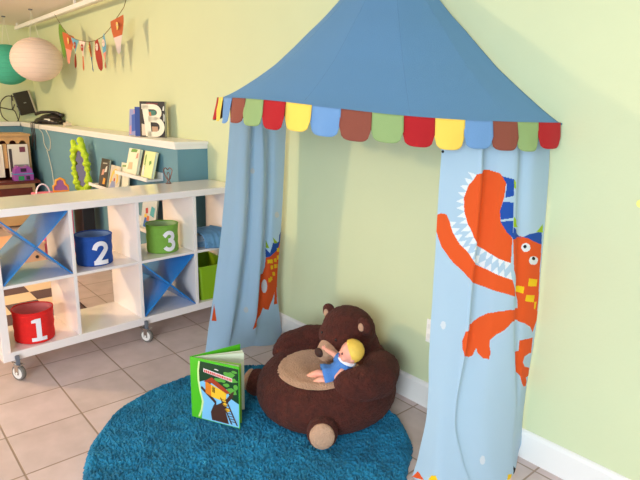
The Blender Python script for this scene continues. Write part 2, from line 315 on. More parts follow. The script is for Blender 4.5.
# ---------------------------------------------------------------- shelving unit on casters
SO = Vector((-2.973, .483, 0)); SD = Vector((-.0591, .9983, 0)); SW = Vector((-.9983, -.0591, 0))
SHW = mat('white_laminate', (245, 233, 230), .16, coat=.5, var=.01)
def L(u, w, z): return SO+SD*u+SW*w+Vector((0, 0, z))
SM = frame(SO, SD, SW)     # local x = along, y = back, z = x cross y
if SM.col[2][2] < 0: SM = Matrix((SD, SW, Vector((0, 0, 1)))).transposed().to_4x4(); SM.translation = SO
def sbox(b, lo, hi, mi=0, bev=.0015): b.box(lo, hi, mi, bev, SM)
def lpart(name, m, parent, *boxes, bev=.0015):
    b = B()
    for lo, hi in boxes: sbox(b, lo, hi, 0, bev)
    return b.build(name, m, parent)
WID = 1.51; DEP = .39
shelf = empty('shelving_unit', (0, 0, 0), 'white open cube shelving unit on metal casters, standing out from the wall', 'shelf')
lpart('top_board', SHW, shelf, ((0, 0, .857), (WID, DEP, .897)))
lpart('bottom_board', SHW, shelf, ((0, 0, .107), (WID, DEP, .153)))
lpart('side_panel', SHW, shelf, ((0, 0, .153), (.039, DEP, .857)))
lpart('side_panel', SHW, shelf, ((WID-.039, 0, .153), (WID, DEP, .857)))
UP = [(.383, .401), (.757, .777), (1.134, 1.156)]
for a, c in UP: lpart('upright', SHW, shelf, ((a, .003, .153), (c, DEP-.003, .857)))
CE = [(.039, .383), (.401, .757), (.777, 1.134), (1.156, WID-.039)]
for a, c in CE: lpart('middle_shelf', SHW, shelf, ((a, .004, .491), (c, DEP-.004, .507)))
CHR = mat('chrome', (200, 196, 190), .22, 1); GRP = mat('grey_plastic', (105, 108, 118), .45); TYRE = mat('caster_tyre', (120, 112, 106), .55); HUB = mat('caster_hub', (232, 226, 220), .4)
def caster(u, w, front):
    c = L(u, w, 0); s = -1 if front else 1
    b = B(); b.cyl(c+Vector((0, 0, .086)), c+Vector((0, 0, .1065)), .018, .024); b.box((-.024, -.024, .102), (.024, .024, .1065), 0, .0015, Matrix.Translation(c))
    ax = (SD*cos(radians(25))+SW*sin(radians(25))).normalized(); fx = ax.cross(Vector((0, 0, 1))).normalized()
    ctr = c+SW*(.040*s)+Vector((0, 0, .041))
    cm = Matrix((fx, ax, Vector((0, 0, 1)))).transposed().to_4x4(); cm.translation = ctr
    for t in (-1, 1): b.box((-.013, .0145*t-.001, -.008), (.013, .0145*t+.001, .048), 0, .0008, cm)
    b.box((-.016, -.0155, .044), (.03, .0155, .0485), 0, .001, cm)
    k = b.build('caster', CHR, shelf)
    b = B(); b.cyl(ctr-ax*.011, ctr+ax*.011, .041, seg=36, cap=False)
    b.lathe([(.030, -.0105), (.038, -.0115), (.041, -.008), (.041, .008), (.038, .0115), (.030, .0105)], (0, 0, 0), 36)
    q = ax.to_track_quat('Z', 'Y')
    bmesh.ops.delete(b.b, geom=[f for f in b.b.faces if (f.calc_center_median()-ctr).length < .2], context='FACES')
    for v in b.b.verts: v.co = ctr+q @ v.co if (v.co-ctr).length > .2 else v.co
    b.build('tyre', TYRE, k)
    b = B(); b.cyl(ctr-ax*.0115, ctr+ax*.0115, .0305, seg=28); b.cyl(ctr-ax*.0175, ctr+ax*.0175, .006, seg=12); b.build('hub', HUB, k)
    if front:
        b = B(); b.box((-.009, -.012, .046), (.009, .009, .096), 0, .004, Matrix.Translation(ctr+SW*(-.004)-Vector((0, 0, .0)))); b.build('brake_lever', GRP, k)
    return k
for u in (.062, .775, WID-.062):
    caster(u, .028, True); caster(u, DEP-.03, False)
# ---------------------------------------------------------------- blue crossed panels slotted into two cells
XB = mat('blue_gloss_panel', (36, 128, 205), .32, coat=.3, var=.05, vscale=3)
def cross(cell, z0, z1, label):
    a, c = CE[cell]; a += .002; c -= .002; z0 += .001; z1 -= .002
    t = empty('cross_divider', L((a+c)/2, .19, z0), label, 'divider', 'blue cross inserts in the shelving unit')
    T = .006; inv = Matrix.Translation(-t.location)
    W_ = c-a; H_ = z1-z0; ln = math.hypot(W_, H_); th = math.atan2(H_, W_)
    def slab(sgn, parts):
        b = B(); ang = th*sgn
        cx, cz = (a+c)/2, (z0+z1)/2
        dx, dz = cos(ang), sin(ang); nx, nz = -dz, dx
        for s0, s1 in parts:
            P = [(s0, -T), (s1, -T), (s1, T), (s0, T)]; lo = []; hi = []
            for s_, n_ in P:
                u = min(max(cx+dx*s_+nx*n_, a), c); z = min(max(cz+dz*s_+nz*n_, z0), z1)
                lo.append(b.b.verts.new(L(u, .004, z))); hi.append(b.b.verts.new(L(u, .375, z)))
            for i in range(4): b.b.faces.new([lo[i], lo[(i+1) % 4], hi[(i+1) % 4], hi[i]])
            b.b.faces.new(lo[::-1]); b.b.faces.new(hi)
        for v in b.b.verts: v.co = v.co-t.location
        return b.build('panel', XB, t)
    slab(1, [(-ln/2, ln/2)]); slab(-1, [(-ln/2, -.0075), (.0075, ln/2)])
    return t
cross(0, .507, .857, 'blue cross-shaped divider filling the upper left cell of the white shelving unit')
cross(2, .153, .491, 'blue cross-shaped divider in the lower cell under the green basket')

# ---------------------------------------------------------------- numbered fabric baskets
def arcpts(cx, cy, rx, ry, a0, a1, n=12): return [(cx+rx*cos(radians(a0+(a1-a0)*i/n)), cy+ry*sin(radians(a0+(a1-a0)*i/n))) for i in range(n+1)]
def digit(ch):
    # 2D quads in a box about 0.62 wide and 1 tall, centred
    w = .19
    if ch == '1':
        Q = []
        for k in range(8): Q.append([(-.1, -.5+k*.115), (.1, -.5+k*.115), (.1, -.5+(k+1)*.115), (-.1, -.5+(k+1)*.115)])
        Q.append([(-.1, .42), (.1, .42), (.1, .5), (-.1, .5)]); Q.append([(-.27, .33), (-.1, .33), (-.1, .5), (-.27, .44)])
        Q.append([(-.3, -.5), (-.1, -.5), (-.1, -.34), (-.3, -.34)]); Q.append([(.1, -.5), (.3, -.5), (.3, -.34), (.1, -.34)])
        return Q
    if ch == '2': return stroke([(-.26, .15)]+arcpts(0, .2, .23, .21, 165, -25, 14)+[(-.18, -.38)], w)+stroke([(-.3, -.41), (-.1, -.41), (.1, -.41), (.3, -.41)], w*.95)
    return stroke([(-.27, .24)]+arcpts(-.02, .22, .2, .19, 160, -70, 12)+[(-.06, .03)], w)+stroke([(-.06, .03)]+arcpts(-.02, -.2, .24, .22, 80, -155, 14), w)
def basket(cx, cw, z0, R, H, col, ch, word, label, face_deg, digit_h, wob=0):
    t = empty('storage_basket', L(cx, cw, z0), label, 'basket', None)
    fm = mat('basket_fabric_'+word, col, .85, sheen=.3, bump=.5, bscale=160, var=.08, vscale=30)
    im = mat('basket_lining_'+word, tuple(min(255, int(v*.55+100)) for v in col), .8, var=.03)
    b = B(); seg = 64; prof = [(0, .001), (R*.95, .001), (R*.985, .006), (R*1.0, .03), (R*.97, H*.33), (R*1.01, H*.5), (R*.975, H*.7), (R*1.0, H*.85), (R*1.01, H)]
    def ring(r, z):
        return [b.b.verts.new((r*(1+wob*sin(3*a+1)+.008*sin(7*a+z*40))*cos(a), r*(1+wob*sin(3*a+1)+.008*sin(7*a+z*40))*sin(a), z+(wob*.12*sin(2*a) if z > H*.8 else 0))) for a in [2*pi*k/seg for k in range(seg)]]
    rings = [ring(r, z) for r, z in prof[1:]]
    bot = b.b.faces.new(rings[0][::-1])
    inner = [ring(R*.985, H), ring(R*.96, H*.85), ring(R*.95, .006)]
    allr = rings+inner
    for i in range(len(allr)-1):
        for k in range(seg):
            f = b.b.faces.new([allr[i][k], allr[i][(k+1) % seg], allr[i+1][(k+1) % seg], allr[i+1][k]]); f.smooth = True; f.material_index = 1 if i >= len(rings) else 0
    b.b.faces.new(inner[-1]).material_index = 1
    b.build('body', [fm, im], t)
    b = B(); b.tube([(R*1.003*(1+wob*sin(3*a+1)+.008*sin(7*a+H*40))*cos(a), R*1.003*(1+wob*sin(3*a+1)+.008*sin(7*a+H*40))*sin(a), H+wob*.12*sin(2*a)) for a in [2*pi*k/64 for k in range(64)]], .0035, 8, 0, True); b.build('rim', fm, t)
    b = B(); fa = radians(face_deg); rr = R*1.035
    for q in digit(ch):
        n = 3
        for i in range(n):
            P0 = Vector(q[0]).lerp(Vector(q[3]), i/n); P1 = Vector(q[1]).lerp(Vector(q[2]), i/n); P2 = Vector(q[1]).lerp(Vector(q[2]), (i+1)/n); P3 = Vector(q[0]).lerp(Vector(q[3]), (i+1)/n)
            out = []
            for P in (P0, P1, P2, P3):
                x, y = P*digit_h; a = fa+x/rr; out.append((rr*cos(a), rr*sin(a), H*.46+y))
            try: b.face(out)
            except ValueError: pass
    o = b.build('number', mat('number_white_'+word, (238, 232, 238), .7), t, weld=True); solid(o, .0025, 0)
    return t
basket(.197, .122, .1535, .1, .172, (226, 26, 20), '1', 'red', 'round red fabric basket with a white number 1, lower left cell of the shelving unit', -2, .125, .03)
basket(.56, .148, .5075, .1, .17, (22, 74, 158), '2', 'blue', 'round dark blue fabric basket with a white number 2 in the upper shelf', 2, .135, .0)
basket(.995, .150, .5075, .098, .175, (120, 166, 62), '3', 'green', 'round green fabric basket with a white number 3 in the upper shelf', 0, .128, .008)
# lime bin, tapered, in the lower right cell
t = empty('storage_bin', L(1.305, .17, .1535), 'lime green plastic bin in the lower shelf beside the blue curtain', 'bin', rz=radians(-3.4))
LIME = mat('lime_plastic', (136, 174, 20), .35, coat=.2)
def tray(b, bx, by, tx, ty, H, th):
    R_ = [(bx, by, 0), (tx, ty, H), (tx-th, ty-th, H), (bx-th, by-th, th)]
    rings = []
    for x, y, z in R_:
        ring = []
        for sx, sy in ((1, 1), (-1, 1), (-1, -1), (1, -1)):
            for k in range(5):
                a = {(1, 1): 0, (-1, 1): 90, (-1, -1): 180, (1, -1): 270}[(sx, sy)]+22.5*k; rr = .022
                ring.append(b.b.verts.new((sx*(x-rr)+rr*cos(radians(a)), sy*(y-rr)+rr*sin(radians(a)), z)))
        rings.append(ring)
    n = len(rings[0])
    for i in range(3):
        for k in range(n): b.b.faces.new([rings[i][k], rings[i][(k+1) % n], rings[i+1][(k+1) % n], rings[i+1][k]])
    b.b.faces.new(rings[0][::-1]); b.b.faces.new(rings[3])
b = B(); tray(b, .15, .095, .17, .118, .23, .004)
b.build('body', LIME, t)
b = B(); b.box((-.176, -.124, .222), (.176, -.112, .236), 0, .003); b.box((-.176, .112, .222), (.176, .124, .236), 0, .003); b.box((-.176, -.112, .222), (-.164, .112, .236), 0, .003); b.box((.164, -.112, .222), (.176, .112, .236), 0, .003)
b.build('rim', LIME, t)
# folded cloths
def cloth_stack():
    for i, (u0, u1, w0, w1, z0, z1, col, lab, rot) in enumerate([
        (1.18, 1.44, .05, .3, .5085, .545, (112, 148, 178), 'folded grey-blue cloth lying flat on the upper shelf near the curtain', 2),
        (1.19, 1.43, .04, .28, .5455, .583, (150, 165, 180), 'pale grey folded cloth on the upper shelf, topmost of the pile', -4)]):
        c = L((u0+u1)/2, (w0+w1)/2, z0); o_ = B(); nx = 22; ny = 22; H = z1-z0
        fm = mat('folded_cloth_%d' % i, col, .9, sheen=.3, bump=.5, bscale=120)
        for lay in range(3):
            o_.box((-(u1-u0)/2+.006*lay, -(w1-w0)/2+.003*lay, H*lay/3), ((u1-u0)/2-.004*lay, (w1-w0)/2, H*(lay+1)/3-.0005), 0, .004)
        ob = o_.build('folded_cloth', fm); ob.location = c; ob.rotation_euler = (0, 0, radians(86.6+rot))
        # local x along the shelf
        tag(ob, lab, 'cloth', 'folded cloths on the shelf')
    # draped one hanging over the front edge
    b = B(); n = 26; prof = []
    path = [(.22, .592), (.15, .597), (.08, .594), (.03, .588), (.004, .574), (-.010, .548), (-.014, .515), (-.016, .480)]
    def interp(s):
        s = s*(len(path)-1); i = min(int(s), len(path)-2); f_ = s-i; return path[i][0]+(path[i+1][0]-path[i][0])*f_, path[i][1]+(path[i+1][1]-path[i][1])*f_
    grid = []
    for i in range(n+1):
        row = []
        for j in range(n+1):
            w, z = interp(j/n); u = 1.20+.21*i/n+.05*(1-j/n)*(.3)-.00*(j/n)
            lift = .008*sin(i*.75+j*.12)+.004*sin(i*1.9)
            if w < .01: w -= abs(lift)*.8
            else: z += abs(lift)
            cut = .05*(1-i/n) if j == n else 0
            row.append(b.b.verts.new(L(u, w, z+(cut if j == n else 0)+.06*max(0, (j/n-.8))*(1-i/n)*3)))
        grid.append(row)
    for i in range(n):
        for j in range(n): f = b.b.faces.new([grid[i][j], grid[i+1][j], grid[i+1][j+1], grid[i][j+1]]); f.smooth = True
    c = L(1.3, .1, .59)
    for v in b.b.verts: v.co -= c
    ob = b.build('draped_cloth', mat('draped_blue_cloth', (98, 146, 190), .85, sheen=.3, bump=.4, bscale=200)); ob.location = c; solid(ob, .004, 1)
    tag(ob, 'blue cloth draped over the front edge of the upper shelf beside the curtain', 'cloth')
cloth_stack()

# ---------------------------------------------------------------- bed canopy on the wall
RX, RA, RB_ = -1.725, .77, .85
AP = Vector((-1.80, YW-.03, 2.13))
def ring_pt(t):   # t 0..1 from left wall end to right wall end
    a = pi*t; return Vector((RX-RA*cos(a), YW-.006-RB_*sin(a)*.993, 0))
def rim_z(t): return 1.438-.068*(1/(1+math.exp(-(t-.66)*14)))
def prof_z(rho):
    P = [(0, 2.19), (.08, 2.09), (.15, 2.015), (.23, 1.938), (.317, 1.861), (.404, 1.787), (.485, 1.726), (.574, 1.654), (.677, 1.573), (.787, 1.500), (.905, 1.425), (.955, 1.396), (1.0, 1.372)]
    for i in range(len(P)-1):
        if rho <= P[i+1][0]:
            f_ = (rho-P[i][0])/(P[i+1][0]-P[i][0]); return P[i][1]+(P[i+1][1]-P[i][1])*f_
    return P[-1][1]
def canopy():
    t = empty('bed_canopy', (RX, YW-.01, 2.19), 'blue fabric tent canopy with a coloured scalloped edge, hung above the bear chair', 'canopy')
    cm = mat('canopy_fabric', (104, 152, 196), .85, sheen=.25, bump=.35, bscale=260, trans=.18)
    b = B(); NT, NR = 180, 60; G = []
    seams = [0, .15, .30, .45, .605, .756, .90, 1]
    for i in range(NT+1):
        tt = i/NT; row = []; e = ring_pt(tt); rz = rim_z(tt)
        k = max(j for j in range(len(seams)-1) if seams[j] <= tt+1e-9); s = (tt-seams[k])/(seams[k+1]-seams[k])
        for j in range(NR+1):
            rho = .015+.985*j/NR
            sag = 1-.016*sin(pi*s)*sin(pi*min(1, rho*1.0))**.8
            r = rho*sag
            x = AP.x+(e.x-AP.x)*r; y = AP.y+(e.y-AP.y)*r
            if i in (0, NT): y = AP.y+(e.y-AP.y)*rho
            row.append(b.b.verts.new((x, min(y, YW-.004), prof_z(rho)+(rz-1.372)*rho**3)))
        G.append(row)
    for i in range(NT):
        for j in range(NR): f = b.b.faces.new([G[i][j], G[i][j+1], G[i+1][j+1], G[i+1][j]]); f.smooth = True
    for v in b.b.verts: v.co -= t.location
    o = b.build('roof', cm, t); solid(o, .002, 0)
    sm_ = mat('seam_stitch', (92, 138, 182), .9)
    for s_ in seams[1:-1]:
        e = ring_pt(s_); pts_ = []
        for j in range(31):
            rho = .03+.965*j/30; pts_.append(Vector((AP.x+(e.x-AP.x)*rho, AP.y+(e.y-AP.y)*rho, prof_z(rho)+(rim_z(s_)-1.372)*rho**3))-t.location)
        b = B(); b.tube(pts_, .0013, 6); b.build('seam', sm_, t)
    b = B(); b.tube([ring_pt(i/80)+Vector((0, 0, rim_z(i/80)+.001))-t.location for i in range(81)], .005, 8); b.build('hem_rod', cm, t)
    b = B(); b.cyl(Vector((AP.x, AP.y, 2.17))-t.location, Vector((AP.x, AP.y, 2.22))-t.location, .014); b.cyl(Vector((AP.x, AP.y, 2.21))-t.location, Vector((AP.x, YW+.0, 2.21))-t.location, .006); b.build('hanging_peg', WHITE, t)
    # scalloped flaps
    cols = {'r': (168, 14, 24), 'y': (244, 200, 84), 'b': (104, 144, 190), 'n': (132, 68, 52), 'g': (138, 162, 104)}
    fm = {k: mat('felt_flap_'+k, v, .9, sheen=.35, bump=.3, bscale=300) for k, v in cols.items()}
    dk = mat('felt_flap_lining', (84, 50, 34), .9, bump=.3, bscale=300)
    total = 2001; pts = [ring_pt(i/(total-1)) for i in range(total)]; cum = [0]
    for i in range(1, total): cum.append(cum[-1]+(pts[i]-pts[i-1]).length)
    LEN = cum[-1]; w = LEN*.0398
    def at(s):
        s = min(max(s, 0), LEN); lo, hi = 0, total-1
        while hi-lo > 1:
            m = (lo+hi)//2
            if cum[m] <= s: lo = m
            else: hi = m
        f_ = (s-cum[lo])/(cum[hi]-cum[lo]); p = pts[lo].lerp(pts[hi], f_); d = (pts[hi]-pts[lo]).normalized(); return p, d, (lo+f_)/(total-1)
    seq = 'ybngrybngrybngr'   # left to right, seen ones
    seq = 'ybngr'*5
    s_end = LEN*.978; n = int(s_end/w); start = s_end-n*w
    order = 'ybngr'
    names = {'r': 'dark red', 'y': 'yellow', 'b': 'light blue', 'n': 'brown', 'g': 'sage green'}
    for k in range(n):
        c = order[(k-(n-15)) % 5]
        s0 = start+k*w-.0015; s1 = s0+w+(.002 if k < n-1 else .035); hgt = .094+.004*sin(k*2.1)
        b = B(); NX, NY = 12, 12; G = []
        for i in range(NX+1):
            x = i/NX; p, d, tt = at(s0+(s1-s0)*x); out = Vector((d.y, -d.x, 0)); row = []
            if out.dot(Vector((p.x-RX, p.y-YW, 0))) < 0: out = -out
            xx = abs(2*x-1); edge = hgt*(1-.62*(1-(1-xx**3.2)**.42)) if xx < 1 else hgt*.38
            edge = hgt*(.55+.45*(1-xx**4)**.5)
            for j in range(NY+1):
                z = rim_z(tt)+.006-edge*j/NY; bul = .012*sin(pi*x)*(j/NY)+.009*(j/NY)+.004*sin(k*1.7+x*4)*(j/NY)
                lay = .0035*(x)
                row.append(b.b.verts.new(p+out*(.006+bul+lay)+Vector((0, 0, z))-t.location))
            G.append(row)
        for i in range(NX):
            for j in range(NY): f = b.b.faces.new([G[i][j], G[i+1][j], G[i+1][j+1], G[i][j+1]]); f.smooth = True
        for v in b.b.verts: v.co.y = min(v.co.y, YW-.008-t.location.y)
        o = b.build('scalloped_flap', [fm[c], dk], t, recalc=False); m = o.modifiers.new('thickness', 'SOLIDIFY'); m.thickness = .002; m.offset = 1
        # lining colour on the inner side: find which side faces inward
        nrm = o.data.polygons[len(o.data.polygons)//2].normal; ctr = o.data.polygons[len(o.data.polygons)//2].center+t.location
        outward = nrm.dot(Vector((ctr.x-RX, ctr.y-YW, 0))) > 0
        if not outward:
            for pl in o.data.polygons: pl.flip()
        m.offset = -1; m.material_offset = 1; m.material_offset_rim = 0
        o['label'] = names[c]+' scalloped flap'
    return t
canopy()
# ---------------------------------------------------------------- curtains with their print
def crm(a, b, c, d, t): return .5*(2*b+(c-a)*t+(2*a-5*b+4*c-d)*t*t+(3*b-a-3*c+d)*t**3)
def curt_row(pts, t):
    n = len(pts)-1; s = min(t*n, n-1e-6); k = int(s); f_ = s-k
    def g(j):
        if 0 <= j <= n: return pts[j]
        if j < 0: return (2*pts[0][0]-pts[1][0], 2*pts[0][1]-pts[1][1])
        return (2*pts[n][0]-pts[n-1][0], 2*pts[n][1]-pts[n-1][1])
    a, b_, c, d = g(k-1), g(k), g(k+1), g(k+2)
    return Vector((crm(a[0], b_[0], c[0], d[0], f_), crm(a[1], b_[1], c[1], d[1], f_)))
def inpoly(x, y, P):
    r = False; n = len(P); j = n-1
    for i in range(n):
        xi, yi = P[i]; xj, yj = P[j]
        if (yi > y) != (yj > y) and x < (xj-xi)*(y-yi)/(yj-yi)+xi: r = not r
        j = i
    return r
PC = {'orange': (232, 88, 26), 'blue': (24, 78, 172), 'green': (160, 196, 30), 'yellow': (248, 204, 10), 'white': (232, 238, 244), 'black': (20, 18, 24), 'dot': (214, 222, 232)}
def curtain(name, T, PR, NT, NZ, base, label, tr):
    zs = [r[0] for r in T]; ts = [i/NT for i in range(NT+1)]
    R = [[curt_row(r[1], t) for t in ts] for r in T]
    b = bmesh.new(); G = []
    pm = [mat('curtain_cloth_'+name, base, .85, sheen=.1, bump=.25, bscale=400, trans=tr)]; names = ['']
    for k, v in PC.items(): pm.append(mat('curtain_print_%s_%s' % (k, name), v if name == 'right' else tuple(int(x*.9) for x in v), .85, trans=tr)); names.append(k)
    zz = [zs[0]+(zs[-1]-zs[0])*j/NZ for j in range(NZ+1)]
    for j, z in enumerate(zz):
        i = 0
        while i < len(zs)-2 and z < zs[i+1]: i += 1
        h = zs[i+1]-zs[i]; w = min(max((z-zs[i])/h, 0), 1); row = []
        for k in range(NT+1):
            def tan(q):
                if q == 0: return (R[1][k]-R[0][k])/(zs[1]-zs[0])
                if q == len(zs)-1: return (R[q][k]-R[q-1][k])/(zs[q]-zs[q-1])
                return (R[q+1][k]-R[q-1][k])/(zs[q+1]-zs[q-1])
            p = R[i][k]*(2*w**3-3*w**2+1)+tan(i)*h*(w**3-2*w**2+w)+R[i+1][k]*(-2*w**3+3*w**2)+tan(i+1)*h*(w**3-w**2)
            wr = .0016*noise.noise(Vector((k/NT*9, z*7, 3.1)))
            row.append(b.verts.new((p.x+wr, min(p.y+wr, YW-.007), z)))
        G.append(row)
    boxes = [(names.index(n), P, min(p[0] for p in P), max(p[0] for p in P), min(p[1] for p in P), max(p[1] for p in P)) for n, P in PR]
    for j in range(NZ):
        zc = (zz[j]+zz[j+1])/2
        act = [q for q in boxes if q[4] <= zc <= q[5]]
        for k in range(NT):
            f = b.faces.new([G[j][k], G[j+1][k], G[j+1][k+1], G[j][k+1]]); f.smooth = True
            tc = (k+.5)/NT
            for q in act:
                if q[2] <= tc <= q[3] and inpoly(tc, zc, q[1]): f.material_index = q[0]
    me = bpy.data.meshes.new('curtain'); b.to_mesh(me); b.free()
    for m in pm: me.materials.append(m)
    o = bpy.data.objects.new('curtain', me); COL.objects.link(o)
    tag(o, label, 'curtain'); return o
curtain('right', CURTAIN_RIGHT, PRINT_RIGHT, 300, 560, (178, 206, 228), 'light blue curtain with an orange toothed monster print, hanging right of the bear chair', .25)
curtain('left', CURTAIN_LEFT, PRINT_LEFT, 220, 420, (168, 198, 226), 'light blue curtain falling to the floor between the shelving unit and the bear chair', .3)
# ---------------------------------------------------------------- round rug
def rug():
    R = .680; c = Vector((-1.765, 1.191, 0)); st = .0065; n = int(2*R/st)+2
    b = bmesh.new(); vg = {}
    rnd = random.Random(3)
    for i in range(n):
        for j in range(n):
            x = -R-st+i*st+(j % 2)*st*.5; y = -R-st+j*st*.95
            d = math.hypot(x, y); a = math.atan2(y, x); rr = R*(1+.006*sin(9*a)+.005*sin(17*a+1))
            if d < rr:
                nz = noise.noise(Vector((x*7, y*7, 0)))*.005+noise.noise(Vector((x*22, y*22, 5)))*.004
                z = .019+nz+rnd.uniform(-.0065, .0065)
                e = rr-d
                if e < .03: z = z*(max(0, e/.03))**.45+.004
                wx, wy = x+c.x, y+c.y
                if math.hypot(wx+1.765, wy-1.615) < .30 or (-2.08 < wx < -1.82 and 1.03 < wy < 1.33): z = min(z, .0235)
                vg[i, j] = b.verts.new((x+rnd.uniform(-.0018, .0018), y+rnd.uniform(-.0018, .0018), max(z, .004)))
    for i in range(n-1):
        for j in range(n-1):
            q = [vg.get(k) for k in ((i, j), (i+1, j), (i+1, j+1), (i, j+1))]
            if all(q): b.faces.new(q)
            else:
                q = [v for v in q if v]
                if len(q) == 3: b.faces.new(q)
    be = [e for e in b.edges if e.is_boundary]
    r = bmesh.ops.extrude_edge_only(b, edges=be)
    vs = [v for v in r['geom'] if isinstance(v, bmesh.types.BMVert)]
    for v in vs: v.co.z = .0008; v.co.x *= 1.006; v.co.y *= 1.006
    me = bpy.data.meshes.new('round_rug'); b.to_mesh(me); b.free()
    m = mat('rug_pile', (20, 112, 150), .95, sheen=.5, bump=.8, bscale=300, var=.34, vscale=13)
    # mottled colour stands in for shading from the lay of the pile
    me.materials.append(m); o = bpy.data.objects.new('round_rug', me); COL.objects.link(o); o.location = c
    tag(o, 'round teal blue shaggy rug on the tiled floor under the bear chair', 'rug')
rug()

# ---------------------------------------------------------------- plush bear armchair
BROWN = mat('brown_plush', (74, 28, 18), .95, sheen=.25, bump=1, bscale=110, bdist=.009, var=.30, vscale=35)
TAN = mat('tan_plush', (188, 150, 124), .95, sheen=.45, bump=1, bscale=120, bdist=.007, var=.08, vscale=30)
NOSE = mat('nose_fabric', (58, 30, 24), .7, sheen=.2, bump=.4, bscale=200)
tex1 = bpy.data.textures.new('plush_fluff', 'CLOUDS'); tex1.noise_scale = .016; tex1.noise_depth = 2
def fur(o, s=.007):
    m = o.modifiers.new('fluff', 'DISPLACE'); m.texture = tex1; m.strength = s; m.mid_level = .5; m.texture_coords = 'LOCAL'
def blob(name, balls, m, parent, vox=.007, it=6, fl=.007, org=(0, 0, 0)):
    """balls: (centre, radii, rot) joined into one soft surface"""
    b = B()
    for c, r, *rot in balls: b.ell(Vector(c)-Vector(org), r, 0, rot[0] if rot else None, 28, 18)
    o = b.build(name, m, parent, smooth=True); o.location = org
    q = o.modifiers.new('remesh', 'REMESH'); q.mode = 'VOXEL'; q.voxel_size = vox; q.use_smooth_shade = True
    q = o.modifiers.new('soften', 'SMOOTH'); q.factor = .6; q.iterations = it
    if fl: fur(o, fl)
    return o
def chain(pts, n=5):
    out = []
    for (c0, r0), (c1, r1) in zip(pts, pts[1:]):
        for i in range(n): f_ = i/n; out.append((Vector(c0).lerp(Vector(c1), f_), r0+(r1-r0)*f_))
    out.append((Vector(pts[-1][0]), pts[-1][1])); return out
RZ = .0245   # top of the flattened pile
bear = empty('bear_armchair', (-1.755, 1.605, RZ), 'brown plush armchair shaped like a teddy bear, with a tan seat, on the teal rug', 'armchair', rz=radians(-3))
def body_h(th):    # crest height by angle; th=0 is the front (-y)
    return .205+.075*(.5-.5*cos(th))**1.2
def body_pt(th, s):
    """s 0..1 along the profile: bottom centre -> outside -> crest -> seat centre"""
    h = body_h(th); k = 1+.03*cos(2*th)
    P = [(0, .0), (.23, .0), (.290, .012), (.322, .055), (.328, .105), (.312, .16), (.278, h-.02), (.232, h), (.185, h-.008), (.13, h*.4+.112), (.07, .178), (0, .172)]
    n = len(P)-1; q = min(s*n, n-1e-6); i = int(q); f_ = q-i
    g = lambda j: P[min(max(j, 0), n)]
    a, b_, c, d = g(i-1), g(i), g(i+1), g(i+2)
    r = crm(a[0], b_[0], c[0], d[0], f_)*k; z = crm(a[1], b_[1], c[1], d[1], f_)
    return Vector((max(r, 0)*sin(th), -max(r, 0)*cos(th), max(z, 0)))
b = B(); NT_, NS = 160, 120; G = []
for i in range(NT_): G.append([b.b.verts.new(body_pt(2*pi*i/NT_, j/NS)) for j in range(1, NS)])
c0 = b.b.verts.new((0, 0, 0)); c1 = b.b.verts.new((0, 0, .172))
for i in range(NT_):
    a, d = G[i], G[(i+1) % NT_]
    for j in range(NS-2): b.b.faces.new([a[j], d[j], d[j+1], a[j+1]])
    b.b.faces.new([c0, d[0], a[0]]); b.b.faces.new([c1, a[-1], d[-1]])
o = b.build('body', BROWN, bear, smooth=True); fur(o, .006)
# tan seat pad following the body's top
def top_h(x, y):
    r = math.hypot(x, y); th = math.atan2(x, -y); lo, hi = 7/11, 1.0
    for _ in range(24):
        m = (lo+hi)/2; q = body_pt(th, m)
        if math.hypot(q.x, q.y) > r: lo = m
        else: hi = m
    return body_pt(th, lo).z
b = B(); cx, cy, ax_, ay_ = .022, -.072, .200, .185; rings = []
for j in range(1, 23):
    f_ = j/22; ring = []
    for i in range(72):
        a = 2*pi*i/72; x = cx+ax_*f_*cos(a); y = cy+ay_*f_*sin(a)
        ring.append(b.b.verts.new((x, y, top_h(x, y)+.012*(1-f_**6)-.002*(f_**6))))
    rings.append(ring)
cc = b.b.verts.new((cx, cy, top_h(cx, cy)+.012))
for i in range(72): b.b.faces.new([cc, rings[0][i], rings[0][(i+1) % 72]])
for j in range(21):
    for i in range(72): b.b.faces.new([rings[j][i], rings[j+1][i], rings[j+1][(i+1) % 72], rings[j][(i+1) % 72]])
o = b.build('seat_pad', TAN, bear, smooth=True); fur(o, .004); o['label'] = 'tan plush seat'
# arms
blob('arm', chain([((-.165, .175, .215), .085), ((-.245, .08, .215), .083), ((-.275, -.02, .205), .072), ((-.262, -.07, .190), .058)]), BROWN, bear)
blob('arm', chain([((.185, .17, .205), .090), ((.250, .09, .208), .085), ((.255, .0, .215), .080), ((.225, -.06, .210), .070)]), BROWN, bear)
# legs with tan soles
for sx, px, py, yaw in ((-1, -.262, -.225, -50), (1, .262, -.232, 50)):
    d = Vector((sin(radians(yaw)), -cos(radians(yaw)), 0)); c = Vector((px, py, .068))
    leg = blob('leg', chain([(c-d*.12+Vector((0, 0, .0)), .060), (c, .066)], 5), BROWN, bear, fl=.006)
    q = (d+Vector((0, 0, .22))).normalized().to_track_quat('Z', 'Y').to_matrix()
    s_ = blob('sole', [(c+d*.044+Vector((0, 0, .010)), (.053, .054, .026), q)], TAN, leg, vox=.004, it=2, fl=.003); s_['label'] = 'tan foot sole'
